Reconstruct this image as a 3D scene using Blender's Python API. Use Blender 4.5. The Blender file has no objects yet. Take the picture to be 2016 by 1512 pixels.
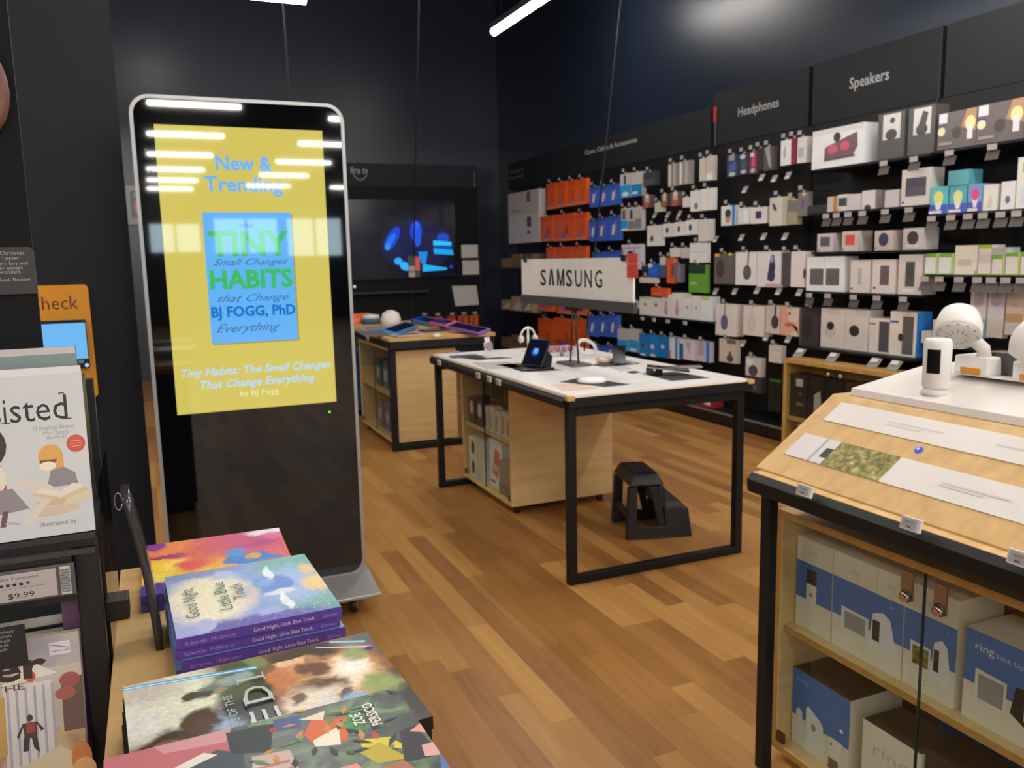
import bpy, bmesh, math, random
from mathutils import Vector, Matrix
random.seed(7)
SC = bpy.context.scene
COL = SC.collection
# ------------------------------------------------------------------ camera, world, exposure
F_PX, YAW, PITCH, ROLL, CAM_Z = 1640.9, 0.4061, 0.1494, -0.0211, 1.5388
_fw = Vector((math.sin(YAW)*math.cos(PITCH), math.cos(YAW)*math.cos(PITCH), -math.sin(PITCH)))
_r0 = Vector((math.cos(YAW), -math.sin(YAW), 0)); _u0 = _r0.cross(_fw)
_rt = math.cos(ROLL)*_r0 + math.sin(ROLL)*_u0; _up = -math.sin(ROLL)*_r0 + math.cos(ROLL)*_u0
cam = bpy.data.cameras.new('camera'); cam_o = bpy.data.objects.new('camera', cam); COL.objects.link(cam_o)
cam_o.matrix_world = Matrix((( _rt.x, _up.x, -_fw.x, 0), (_rt.y, _up.y, -_fw.y, 0), (_rt.z, _up.z, -_fw.z, CAM_Z), (0, 0, 0, 1)))
cam.sensor_width = 36; cam.lens = F_PX/2016*36; cam.clip_start = .05; cam.clip_end = 100
cam.dof.use_dof = True; cam.dof.focus_distance = 1.25; cam.dof.aperture_fstop = 8.5
SC.camera = cam_o
SC.view_settings.view_transform = 'Standard'; SC.view_settings.look = 'None'
SC.view_settings.gamma = 1; SC.view_settings.use_curve_mapping = False
SC.view_settings.exposure = 0.0
W = bpy.data.worlds.new('world'); SC.world = W; W.use_nodes = True
W.node_tree.nodes['Background'].inputs[0].default_value = (.9, .95, 1, 1)
W.node_tree.nodes['Background'].inputs[1].default_value = .03
TUBE_POWER = 90.0          # radiance of the pendant tubes
# a point of the photograph carried onto a real plane of the room
def ray(u, v): return _fw + _rt*((u-1008)/F_PX) - _up*((v-756)/F_PX)
def _pl(ax, u, v, val):
    d = ray(u, v); C = Vector((0, 0, CAM_Z)); return C + d*((val-C[ax])/d[ax])
def at_x(u, v, x): return _pl(0, u, v, x)
def at_y(u, v, y): return _pl(1, u, v, y)
def at_z(u, v, z): return _pl(2, u, v, z)
# ------------------------------------------------------------------ materials
def lin(c):
    if isinstance(c, str):
        c = [int(c[i:i+2], 16)/255 for i in (1, 3, 5)]
    return tuple((x/12.92 if x <= .04045 else ((x+.055)/1.055)**2.4) for x in c)
_M = {}
def mat(c, rough=.5, metal=0., emit=0., spec=.5, noise=.04, alpha=1., coat=0., trans=0.):
    """plain procedural material: a colour with a little mottling"""
    k = (c, rough, metal, emit, spec, noise, alpha, coat, trans)
    if k in _M: return _M[k]
    m = bpy.data.materials.new('mat_'+str(len(_M))); m.use_nodes = True
    nt = m.node_tree; b = nt.nodes['Principled BSDF']; L = lin(c)
    b.inputs['Base Color'].default_value = (*L, 1)
    b.inputs['Roughness'].default_value = rough; b.inputs['Metallic'].default_value = metal
    b.inputs['Specular IOR Level'].default_value = spec
    if coat: b.inputs['Coat Weight'].default_value = coat; b.inputs['Coat Roughness'].default_value = .05
    if trans: b.inputs['Transmission Weight'].default_value = trans
    if alpha < 1: b.inputs['Alpha'].default_value = alpha
    if emit:
        b.inputs['Emission Color'].default_value = (*L, 1); b.inputs['Emission Strength'].default_value = emit
        b.inputs['Base Color'].default_value = (.004, .004, .004, 1)
    elif noise:
        t = nt.nodes.new('ShaderNodeTexCoord'); n = nt.nodes.new('ShaderNodeTexNoise'); n.inputs['Scale'].default_value = 9
        n.inputs['Detail'].default_value = 1
        mx = nt.nodes.new('ShaderNodeMix'); mx.data_type = 'RGBA'; mx.blend_type = 'MULTIPLY'
        mr = nt.nodes.new('ShaderNodeMapRange'); mr.inputs[3].default_value = 1-noise*2; mr.inputs[4].default_value = 1+noise*.5
        nt.links.new(t.outputs['Object'], n.inputs['Vector']); nt.links.new(n.outputs[0], mr.inputs[0])
        mx.inputs[0].default_value = 1; mx.inputs[6].default_value = (*L, 1)
        nt.links.new(mr.outputs[0], mx.inputs[7]); nt.links.new(mx.outputs[2], b.inputs['Base Color'])
    _M[k] = m; return m
def node_mat(name):
    m = bpy.data.materials.new(name); m.use_nodes = True
    return m, m.node_tree, m.node_tree.nodes['Principled BSDF']
def ramp(nt, stops):
    r = nt.nodes.new('ShaderNodeValToRGB'); e = r.color_ramp.elements
    while len(e) < len(stops): e.new(.5)
    for i, (p, c) in enumerate(stops): e[i].position = p; e[i].color = (*lin(c), 1)
    return r
def mth(nt, op, a, b=None):
    n = nt.nodes.new('ShaderNodeMath'); n.operation = op
    for i, x in enumerate((a, b)):
        if x is None: continue
        if isinstance(x, (int, float)): n.inputs[i].default_value = x
        else: nt.links.new(x, n.inputs[i])
    return n.outputs[0]
def floor_mat():
    m, nt, b = node_mat('hardwood_strips'); L = nt.links
    tc = nt.nodes.new('ShaderNodeTexCoord'); sp = nt.nodes.new('ShaderNodeSeparateXYZ'); L.new(tc.outputs['Object'], sp.inputs[0])
    row = mth(nt, 'FLOOR', mth(nt, 'DIVIDE', sp.outputs[0], .098))
    wn = nt.nodes.new('ShaderNodeTexWhiteNoise'); wn.noise_dimensions = '1D'; L.new(row, wn.inputs['W'])
    yy = mth(nt, 'DIVIDE', mth(nt, 'ADD', sp.outputs[1], mth(nt, 'MULTIPLY', wn.outputs[0], 7.3)), .82)
    colm = mth(nt, 'FLOOR', yy)
    cb = nt.nodes.new('ShaderNodeCombineXYZ'); L.new(row, cb.inputs[0]); L.new(colm, cb.inputs[1])
    w2 = nt.nodes.new('ShaderNodeTexWhiteNoise'); w2.noise_dimensions = '2D'; L.new(cb.outputs[0], w2.inputs['Vector'])
    mp = nt.nodes.new('ShaderNodeMapping'); mp.inputs['Scale'].default_value = (26, 2.2, 1); L.new(tc.outputs['Object'], mp.inputs[0])
    va = nt.nodes.new('ShaderNodeVectorMath'); va.operation = 'ADD'; L.new(mp.outputs[0], va.inputs[0]); L.new(w2.outputs['Color'], va.inputs[1])
    ns = nt.nodes.new('ShaderNodeTexNoise'); ns.inputs['Scale'].default_value = 1.3; ns.inputs['Detail'].default_value = 5; L.new(va.outputs[0], ns.inputs['Vector'])
    v = mth(nt, 'ADD', mth(nt, 'MULTIPLY', w2.outputs[0], .56), mth(nt, 'MULTIPLY', ns.outputs[0], .46))
    rp = ramp(nt, [(.05, '#744a24'), (.3, '#996835'), (.55, '#ac7a3f'), (.8, '#bd8b4c'), (1., '#cda063')]); L.new(v, rp.inputs[0])
    fx = mth(nt, 'FRACT', mth(nt, 'DIVIDE', sp.outputs[0], .098)); fy = mth(nt, 'FRACT', yy)
    seam = mth(nt, 'MAXIMUM', mth(nt, 'LESS_THAN', fx, .012), mth(nt, 'LESS_THAN', fy, .0022))
    mx = nt.nodes.new('ShaderNodeMix'); mx.data_type = 'RGBA'; L.new(mth(nt, 'MULTIPLY', seam, .55), mx.inputs[0])
    L.new(rp.outputs[0], mx.inputs[6]); mx.inputs[7].default_value = (.08, .04, .015, 1)
    L.new(mx.outputs[2], b.inputs['Base Color']); b.inputs['Roughness'].default_value = .42; b.inputs['Specular IOR Level'].default_value = .35
    return m
def wood_mat(name, c0, c1, sc=(1.2, 14, 14)):
    m, nt, b = node_mat(name); tc = nt.nodes.new('ShaderNodeTexCoord'); mp = nt.nodes.new('ShaderNodeMapping'); mp.inputs['Scale'].default_value = sc
    ns = nt.nodes.new('ShaderNodeTexNoise'); ns.inputs['Scale'].default_value = 2; ns.inputs['Detail'].default_value = 4
    rp = ramp(nt, [(.3, c0), (.7, c1)]); L = nt.links
    L.new(tc.outputs['Object'], mp.inputs[0]); L.new(mp.outputs[0], ns.inputs['Vector']); L.new(ns.outputs[0], rp.inputs[0]); L.new(rp.outputs[0], b.inputs['Base Color'])
    b.inputs['Roughness'].default_value = .45; return m
def mottle_mat(name, stops, scale, rough=.4, detail=3, dist=0.):
    m, nt, b = node_mat(name); tc = nt.nodes.new('ShaderNodeTexCoord')
    ns = nt.nodes.new('ShaderNodeTexNoise'); ns.inputs['Scale'].default_value = scale; ns.inputs['Detail'].default_value = detail; ns.inputs['Distortion'].default_value = dist
    rp = ramp(nt, stops); L = nt.links
    L.new(tc.outputs['Object'], ns.inputs['Vector']); L.new(ns.outputs[0], rp.inputs[0]); L.new(rp.outputs[0], b.inputs['Base Color'])
    b.inputs['Roughness'].default_value = rough; return m
def glass_mat(name, tint=(.93, .96, .95), refl=.08, rough=.02):
    m, nt, b = node_mat(name); out = nt.nodes['Material Output']
    tr = nt.nodes.new('ShaderNodeBsdfTransparent'); tr.inputs[0].default_value = (*tint, 1)
    gl = nt.nodes.new('ShaderNodeBsdfGlossy'); gl.inputs['Roughness'].default_value = rough
    fr = nt.nodes.new('ShaderNodeFresnel'); fr.inputs[0].default_value = 1.4
    mx = nt.nodes.new('ShaderNodeMixShader'); ge = nt.nodes.new('ShaderNodeNewGeometry')
    nt.links.new(mth(nt, 'MULTIPLY', fr.outputs[0], mth(nt, 'SUBTRACT', 1., ge.outputs['Backfacing'])), mx.inputs[0])
    nt.links.new(tr.outputs[0], mx.inputs[1]); nt.links.new(gl.outputs[0], mx.inputs[2]); nt.links.new(mx.outputs[0], out.inputs[0]); return m
FLOOR = floor_mat()
BIRCH = wood_mat('birch_ply', '#c39a5e', '#d6ae72')
BIRCH_LIT = wood_mat('birch_ply_brightened', '#d6b077', '#e2c189')  # same birch, colour lightened to imitate light on the upright cabinet faces
BIRCH_D = wood_mat('oiled_birch_edge', '#b58845', '#c89c58')
WALLM = mat('#1b2335', .34, spec=.6, noise=.02)
NAVY = mat('#23262e', .5, noise=.03)
BLK = mat('#131315', .42); BLKM = mat('#151517', .5, spec=.35); PANEL = mat('#0e0e10', .6)
WHT = mat('#e6e0da', .45); SILV = mat('#b9b6b3', .35, .6)
GLASS = glass_mat('clear_glass'); ACRYL = glass_mat('clear_acrylic', (.86, .88, .9))
# ------------------------------------------------------------------ mesh builder
_TX = {}
def text_geo(s, shear=0., bold=0.):
    k = (s, shear, bold)
    if k not in _TX:
        cu = bpy.data.curves.new('t', 'FONT'); cu.body = s; cu.resolution_u = 2; cu.shear = shear; cu.offset = bold
        ob = bpy.data.objects.new('t', cu); me = ob.to_mesh()
        vs = [(v.co.x, v.co.y) for v in me.vertices]; fs = [tuple(p.vertices) for p in me.polygons]
        ob.to_mesh_clear(); bpy.data.objects.remove(ob); bpy.data.curves.remove(cu)
        xs = [v[0] for v in vs] or [0]; x0, x1 = min(xs), max(xs)
        _TX[k] = ([((x-x0), y) for x, y in vs], fs, (x1-x0) or 1.)
    return _TX[k]
class MB:
    def __init__(s, T=None): s.bm = bmesh.new(); s.mats = []; s.T = T
    def mi(s, m):
        if m not in s.mats: s.mats.append(m)
        return s.mats.index(m)
    def v(s, p):
        p = Vector(p); return s.bm.verts.new(s.T @ p if s.T else p)
    def face(s, vs, m, smooth=False):
        try: f = s.bm.faces.new(vs)
        except ValueError: return None
        f.material_index = s.mi(m); f.smooth = smooth; return f
    def poly(s, pts, m): return s.face([s.v(p) for p in pts], m)
    def box(s, a, b, m, **fm):
        x0, y0, z0 = [min(p, q) for p, q in zip(a, b)]; x1, y1, z1 = [max(p, q) for p, q in zip(a, b)]
        V = [s.v(p) for p in ((x0,y0,z0),(x1,y0,z0),(x1,y1,z0),(x0,y1,z0),(x0,y0,z1),(x1,y0,z1),(x1,y1,z1),(x0,y1,z1))]
        for k, q in dict(d=(3,2,1,0), u=(4,5,6,7), f=(0,1,5,4), r=(1,2,6,5), b=(2,3,7,6), l=(3,0,4,7)).items():
            s.face([V[i] for i in q], fm.get(k, m))
        return s
    def hexa(s, P, m):          # eight corners, bottom ring then top ring
        V = [s.v(p) for p in P]
        for q in ((3,2,1,0),(4,5,6,7),(0,1,5,4),(1,2,6,5),(2,3,7,6),(3,0,4,7)): s.face([V[i] for i in q], m)
        return s
    def prism(s, pts, vec, m, m2=None, side=None):
        vec = Vector(vec); A = [s.v(p) for p in pts]; B = [s.v(Vector(p)+vec) for p in pts]; n = len(pts)
        s.face(A[::-1], m); s.face(B, m2 or m)
        for i in range(n): s.face([A[i], A[(i+1)%n], B[(i+1)%n], B[i]], side or m)
        return s
    def ring(s, c, r, ax, n, sx=1., sy=1.):
        ax = Vector(ax).normalized(); a = ax.orthogonal().normalized() if abs(ax.z) < .999 else Vector((1,0,0)); b = ax.cross(a)
        return [s.v(Vector(c) + a*(r*sx*math.cos(2*math.pi*i/n)) + b*(r*sy*math.sin(2*math.pi*i/n))) for i in range(n)]
    def tube(s, pts, r, m, n=8, cap=True):
        pts = [Vector(p) for p in pts]; R = []; a0 = None
        for i, p in enumerate(pts):
            d = (pts[min(i+1, len(pts)-1)] - pts[max(i-1, 0)]).normalized()
            if a0 is None: a0 = d.orthogonal().normalized()
            a0 = (a0 - d*a0.dot(d)).normalized(); b = d.cross(a0)
            rr = r[i] if isinstance(r, (list, tuple)) else r
            R.append([s.v(p + a0*(rr*math.cos(2*math.pi*k/n)) + b*(rr*math.sin(2*math.pi*k/n))) for k in range(n)])
        for i in range(len(R)-1):
            for k in range(n): s.face([R[i][k], R[i][(k+1)%n], R[i+1][(k+1)%n], R[i+1][k]], m, True)
        if cap: s.face(R[0][::-1], m); s.face(R[-1], m)
        return s
    def lathe(s, prof, c, m, n=20, ax=(0,0,1), mm=None):
        ax = Vector(ax).normalized(); c = Vector(c); R = [s.ring(c+ax*z, max(r, 1e-5), ax, n) for r, z in prof]
        for i in range(len(R)-1):
            for k in range(n): s.face([R[i][k], R[i][(k+1)%n], R[i+1][(k+1)%n], R[i+1][k]], (mm[i] if mm else m), True)
        s.face(R[0][::-1], m); s.face(R[-1], mm[-1] if mm else m); return s
    def text(s, t, o, xd, yd, h, m, width=None, align='l', shear=0., bold=0., lift=0.):
        """flat lettering: baseline origin o, reading direction xd, up direction yd, cap height about h"""
        vs, fs, w0 = text_geo(t, shear, bold); xd = Vector(xd).normalized(); yd = Vector(yd).normalized(); sc = h/.72
        sx = (width/w0) if width else sc; W_ = w0*sx; off = {'l': 0, 'c': -W_/2, 'r': -W_}[align]; nn = xd.cross(yd)*lift
        V = [s.v(Vector(o) + xd*(x*sx+off) + yd*(y*sc) + nn) for x, y in vs]
        for f in fs: s.face([V[i] for i in f], m)
        return s
    def art(s, O, X, Y, ops, lift=.0004):
        """printed picture on a rectangle: O lower-left corner, X and Y full sides"""
        O, X, Y = Vector(O), Vector(X), Vector(Y); N = X.cross(Y).normalized(); k = 0
        for op in ops:
            k += 1; Z = N*(lift*k); m = op[-1]; m = mat(m) if isinstance(m, str) else m
            P = lambda u, v: O + X*u + Y*v + Z
            if op[0] == 'r': s.poly([P(op[1],op[2]), P(op[3],op[2]), P(op[3],op[4]), P(op[1],op[4])], m)
            elif op[0] == 'e':
                s.poly([P(op[1]+op[3]*math.cos(i*math.pi/9), op[2]+op[4]*math.sin(i*math.pi/9)) for i in range(18)], m)
            elif op[0] == 'p': s.poly([P(*q) for q in op[1]], m)
            elif op[0] == 't':      # text, u, v, height(v), width(u) or None
                s.text(op[1], P(op[2], op[3]), X, Y, op[4]*Y.length, m, (op[5]*X.length) if op[5] else None, bold=op[6] if len(op) > 7 else 0.)
            elif op[0] == 'T':      # lettering turned to read up the page
                s.text(op[1], P(op[2], op[3]), Y, -X, op[4]*X.length, m, (op[5]*Y.length) if op[5] else None, bold=op[6] if len(op) > 7 else 0.)
        return s
    def build(s, name, parent=None, origin=None, bevel=0., seg=2):
        me = bpy.data.meshes.new(name)
        o = bpy.data.objects.new(name, me)
        if parent is not None:
            off = Vector(parent.get('_base', (0,0,0))); o.parent = parent; o['_base'] = off
        else:
            if origin is None:
                vs = [v.co for v in s.bm.verts]; zm = min(v.z for v in vs)
                origin = (sum(v.x for v in vs)/len(vs), sum(v.y for v in vs)/len(vs), zm)
            off = Vector(origin); o.location = off; o['_base'] = off
        for v in s.bm.verts: v.co -= off
        bmesh.ops.recalc_face_normals(s.bm, faces=[f for f in s.bm.faces]) if bevel else None
        s.bm.to_mesh(me); s.bm.free()
        for m in s.mats: me.materials.append(m)
        COL.objects.link(o)
        if bevel:
            b = o.modifiers.new('bevel', 'BEVEL'); b.width = bevel; b.segments = seg; b.limit_method = 'ANGLE'
        return o
def tag(o, label, cat, group=None, kind=None):
    o['label'] = label; o['category'] = cat
    if group: o['group'] = group
    if kind: o['kind'] = kind
    return o
def thing(name, label, cat, loc, group=None):
    o = bpy.data.objects.new(name, None); COL.objects.link(o); o.location = Vector(loc); o['_base'] = Vector(loc); o.empty_display_size = .05
    return tag(o, label, cat, group)
def struct(o): o['kind'] = 'structure'; return o
ORD = ['leftmost', 'second', 'third', 'fourth', 'fifth', 'sixth', 'seventh', 'eighth', 'ninth', 'tenth', 'eleventh', 'twelfth', '13th', '14th', '15th', '16th']
def bx(name, a, b, m, parent=None, bevel=0., **fm): return MB().box(a, b, m, **fm).build(name, parent, None, bevel)
# ------------------------------------------------------------------ room shell
XW, YB, YF, XL, ZC = 5.1, 12.2, -16., -6., 6.4
struct(bx('floor', (XL, YF, -.05), (XW, YB, 0), FLOOR))
struct(bx('wall_right', (XW, YF, 0), (XW+.1, YB, ZC), WALLM))
struct(bx('wall_back', (XL, YB, 0), (XW+.1, YB+.1, ZC), WALLM))
struct(bx('wall_left', (XL-.1, YF, 0), (XL, YB, ZC), WALLM))
struct(bx('wall_front', (XL, YF-.1, 0), (XW+.1, YF, ZC), WALLM))
struct(bx('ceiling', (XL, YF, ZC), (XW+.1, YB, ZC+.1), mat('#101114', .7)))
DAY = mat('#d6f2ff', .2, emit=9.)
for i, (x0, x1, z0, z1) in enumerate([(.1, 1.35, 1.85, 2.62), (1.65, 3.3, 1.8, 2.75), (3.5, 5.0, 1.7, 2.75), (-3.6, -.4, 1.0, 2.5)]):
    w = MB(); w.box((x0, YF+.005, z0), (x1, YF+.02, z1), DAY)
    for xx in (x0, (x0+x1)/2, x1): w.box((xx-.03, YF+.001, z0-.03), (xx+.03, YF+.04, z1+.03), BLK)
    for zz in (z0, z1): w.box((x0-.03, YF+.001, zz-.03), (x1+.03, YF+.04, zz+.03), BLK)
    struct(w.build('window_%d' % (i+1)))
# pillar beside the kiosk
struct(MB().prism([(-.78, 4.0, 0), (-.06, 4.0, 0), (-.105, 4.75, 0), (-.78, 4.75, 0)], (0, 0, ZC), mat('#1c1e25', .7, spec=.25, noise=.02)).build('wall_pier'))
# ------------------------------------------------------------------ pendant tubes
TUBE = mat('#fffaf3', .3, emit=TUBE_POWER)
def pendant(cx, cy, L, along, label, z=3.3):
    t = thing('pendant_light', label, 'ceiling light', (cx, cy, z), 'linear pendant lights hung in rows')
    d = Vector((1, 0, 0)) if along == 'x' else Vector((0, 1, 0)); s = Vector((d.y, d.x, 0))
    c = Vector((cx, cy, z)); a, b = c - d*L/2 - s*.035, c + d*L/2 + s*.035
    MB().box(a, b + Vector((0, 0, .045)), BLKM).build('housing', t)
    m = MB(); e = d*(L/2-.01)
    m.tube([c-e+Vector((0,0,-.012)), c+e+Vector((0,0,-.012))], .03, TUBE, 10); m.build('diffuser', t)
    for k in (-1, 1):
        p = c + d*(k*L*.38); MB().tube([p+Vector((0,0,.04)), (p.x, p.y, ZC)], .003, BLK, 5).build('cord', t)
for i, y in enumerate((6.1, 3.9, 1.7, -.5, -2.8, -5.1, -7.3, -9.5, -11.6, -13.7)):
    pendant(.62 if i else .66, y, .98, 'x', ('glowing pendant tube at the top edge above the kiosk' if i == 0 else
            'glowing tube hung across the aisle, %s of its row from the back wall' % ORD[i]), 3.3 if i else 3.335)
pendant(2.62, 5.66, 1.3, 'y', 'bright diagonal pendant tube above the white branded table')
for i, y in enumerate((3.3, 1.1, -1.1, -3.3, -5.55, -7.9, -10.2, -12.6)):
    pendant(2.66, y, .95, 'x', 'glowing tube hung over the tables, %s of its row from the back wall' % ORD[i+1])
for i, y in enumerate((3.6, 1.4, -.8, -3.)):  # row added out of view to brighten the product wall
    pendant(4.15, y, 1.2, 'y', 'glowing tube hung along the product wall, %s of its row from the back' % ORD[i], 3.5)
for i, y in enumerate((9.2, 7., 4.8, 2.6, .4, -1.8, -4.)):  # extra row outside the view, put in as fill for vertical surfaces
    pendant(-2.3, y, 1.3, 'x', 'glowing tube hung over the left shelves, %s of its row from the back' % ORD[i], 3.4)
for k, x in enumerate((-4.3, 4.7)):  # two added columns of fill tubes, never in view, for upright faces
    for i, y in enumerate((-1.6, -3.9, -6.1, -8.3, -10.5, -12.8)):
        pendant(x, y, 1.2, 'x', 'glowing tube behind the camera in the far %s column, %s from the front tables' % (('left', 'right')[k], ORD[i]), 3.3)
def spot(loc, target, watt, size, blend, label):
    loc, target = Vector(loc), Vector(target)
    t = thing('track_spotlight', label, 'spotlight', loc, 'track spotlights aimed at the walls')
    d = (target-loc).normalized()
    MB().lathe([(.04, -.16), (.05, -.14), (.05, -.005), (.045, 0)], loc - d*.01, BLKM, 16, d).build('lamp_head', t)
    MB().tube([loc - d*.1, (loc.x - d.x*.1, loc.y - d.y*.1, ZC)], .008, BLK, 6).build('stem', t)
    l = bpy.data.lights.new('spot_lamp', 'SPOT'); l.energy = watt; l.spot_size = size; l.spot_blend = blend; l.shadow_soft_size = .03; l.color = (1, .9, .78)
    o = bpy.data.objects.new('spot_lamp', l); COL.objects.link(o); o.parent = t; o.location = d*.02
    o.rotation_euler = d.to_track_quat('-Z', 'Y').to_euler()
pendant(3.95, 7.85, 1.4, 'y', 'high glowing tube in the far corner, mirrored softly in the satin walls', 4.27)
pendant(.3, 9.85, .24, 'x', 'high glowing tube near the back wall, left of the cords', 4.5)
spot((4.3, 2.0, 4.3), (5.1, 2.3, 3.5), 60, 1.6, 1., 'black track spotlight washing the right wall near the speakers sign')
# power cords dropping from the ceiling
def cord(p, q, label):
    p, q = Vector(p), Vector(q); d = (p-q)/max(.01, (p-q).z); top = q + d*(ZC-q.z)
    tag(MB().tube([q, q+(top-q)*.5, top], .0055, mat('#26272c', .6, spec=.2), 6).build('power_cord', None, q), label, 'cord', 'grey cords dropping from the ceiling')
cord(at_z(558, 5, 3.2), (at_z(558, 5, 3.2).x, at_z(558, 5, 3.2).y, 0.0), 'thin grey cord dropping from the ceiling behind the kiosk')
cord(at_z(824, 5, 3.2), at_z(812, 641, .935), 'thin grey cord dropping to the wooden table of tablets')
cord(at_z(1222, 5, 3.2), at_z(1150, 694, .92), 'thin grey slanting cord dropping behind the white table sign')
# ------------------------------------------------------------------ digital kiosk
KY = 3.65
kio = thing('digital_kiosk', 'tall black digital kiosk with a glowing yellow book advert', 'kiosk', (.4, KY+.03, 0))
def rrect(x0, x1, z0, z1, r, y, n=8):
    P = []
    for cx, cz, a in ((x1-r, z1-r, 0), (x0+r, z1-r, 90), (x0+r, z0+r, 180), (x1-r, z0+r, 270)):
        for i in range(n+1):
            t = math.radians(a+90*i/n); P.append((cx+r*math.cos(t), y, cz+r*math.sin(t)))
    return P
def rring(m, A, B, mt):
    n = len(A); VA = [m.v(p) for p in A]; VB = [m.v(p) for p in B]
    for i in range(n): m.face([VA[i], VA[(i+1)%n], VB[(i+1)%n], VB[i]], mt)
RIM = mat('#a3a09e', .42, .5); KX0, KX1, KZ0, KZ1 = -.018, .816, .12, 2.2
m = MB(); o1 = rrect(KX0, KX1, KZ0, KZ1, .075, KY-.004); o2 = rrect(KX0, KX1, KZ0, KZ1, .075, KY+.06); i1 = rrect(KX0+.014, KX1-.014, KZ0+.014, KZ1-.014, .062, KY-.004)
rring(m, o1, o2, RIM); rring(m, i1, o1, RIM); m.poly(o2, mat('#2b2b2e', .5)); rring(m, i1, rrect(KX0+.014, KX1-.014, KZ0+.014, KZ1-.014, .062, KY+.004), RIM)
m.build('frame', kio)
BGL = mat('#07080a', .03, noise=0, spec=.6)
m = MB(); m.prism(rrect(KX0+.0145, KX1-.0145, KZ0+.0145, KZ1-.0145, .0615, KY), (0, .03, 0), BGL)
TRIM = mat('#8d9094', .4)
m.text('((.', (KX0+.045, KY-.0008, 1.985), (1,0,0), (0,0,1), .012, TRIM); m.text('.ıA', (KX0+.047, KY-.0008, 1.9), (1,0,0), (0,0,1), .014, TRIM)
m.build('glass_front', kio)
SCR = lambda c, e=1.: mat(c, .03, emit=e)
YEL, SKY, GRN, DBL, PALE = SCR('#e0cf63', .88), SCR('#66b6fb', .95), SCR('#44c46a', .9), SCR('#1b78cf', .9), SCR('#b9dffd', .95)
SKYT = SCR('#6fb8ff', .95); INK = SCR('#3f77a8', .8)
s0, s1, z0, z1 = .067, .722, .93, 2.088
m = MB(); m.box((s0, KY-.0015, z0), (s1, KY-.0003, z1), YEL)
ky = lambda u, v, d=.002: at_y(u, v, KY-d)
def stext(t, ul, vl, ur, vr, h, mt, shear=0., bold=0., d=.003):
    a, b = ky(ul, vl, d), ky(ur, vr, d); b.z = a.z = (a.z+b.z)/2
    m.text(t, a, b-a, (0,0,1), h, mt, (b-a).length, shear=shear, bold=bold)
bz0, bz1 = (ky(418, 678).z+ky(588, 667).z)/2, (ky(397, 420).z+ky(571, 417).z)/2
bx0, bx1 = (ky(397, 420).x+ky(418, 678).x)/2, (ky(571, 417).x+ky(588, 667).x)/2
m.box((bx0+.006, KY-.0018, bz0-.006), (bx1+.006, KY-.0014, bz1-.006), SCR('#b9a94a', .8))
m.box((bx0, KY-.0024, bz0), (bx1, KY-.0018, bz1), SKY)
K2 = KY-.003
def bt(t, fz, x0f, x1f, h, mt, shear=0., bold=0.):
    w = bx1-bx0; m.text(t, (bx0+w*x0f, K2, bz0+(bz1-bz0)*fz), (1,0,0), (0,0,1), h, mt, w*(x1f-x0f), shear=shear, bold=bold)
bt('the', .885, .4, .56, .022, INK, .4); bt('TINY', .675, .04, .97, .1, GRN, 0, .035)
bt('Small Changes', .6, .08, .93, .028, INK, .55); bt('HABITS', .425, .03, .98, .075, GRN, 0, .04)
bt('that Change', .32, .1, .92, .03, INK, .55); bt('BJ FOGG, PhD', .205, .02, .99, .043, DBL, 0, .035)
bt('Everything', .085, .06, .8, .036, INK, .55)
stext('New &', 425, 336, 536, 335, .06, SKYT, 0, .025); stext('Trending', 403, 377, 557, 376, .06, SKYT, 0, .025)
stext('Tiny Habits: The Small Changes', 357, 744, 651, 722, .033, PALE, .25, .02)
stext('That Change Everything', 395, 767, 620, 748, .033, PALE, .25, .02); stext('by BJ Fogg', 473, 779, 549, 775, .024, SCR('#f4efbd', .95))
m.build('screen', kio)
p = ky(649, 811); MB().lathe([(.005, 0), (.004, .003)], (p.x, KY, p.z), SCR('#5dff20', 1.6), 10, (0,-1,0)).build('power_light', kio)
m = MB(); BS = mat('#aaa7a4', .38, .5)
m.prism([(0, 3.45, .078), (0, 3.45, .094), (0, KY-.005, .13), (0, 3.93, .13), (0, 3.93, .078)], (.87, 0, 0), BS)
for v in m.bm.verts: v.co.x += -.035
m.build('base_plate', kio, None, .004)
for x, y in ((.03, 3.52), (.73, 3.52), (.03, 3.86), (.73, 3.86)):
    m = MB(); m.lathe([(.032, -.012), (.036, -.009), (.036, .009), (.032, .012)], (x, y, .0365), mat('#1a1513', .4), 18, (1, -.5, 0))
    m.lathe([(.022, .0125), (.018, .0135)], (x, y, .0365), mat('#c8853c', .3, .5), 18, (-1, .5, 0)); m.lathe([(.022, .0125), (.018, .0135)], (x, y, .0365), mat('#c8853c', .3, .5), 18, (1, -.5, 0))
    m.box((x-.025, y-.02, .068), (x+.025, y+.02, .079), BLK); m.build('caster', kio)
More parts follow.
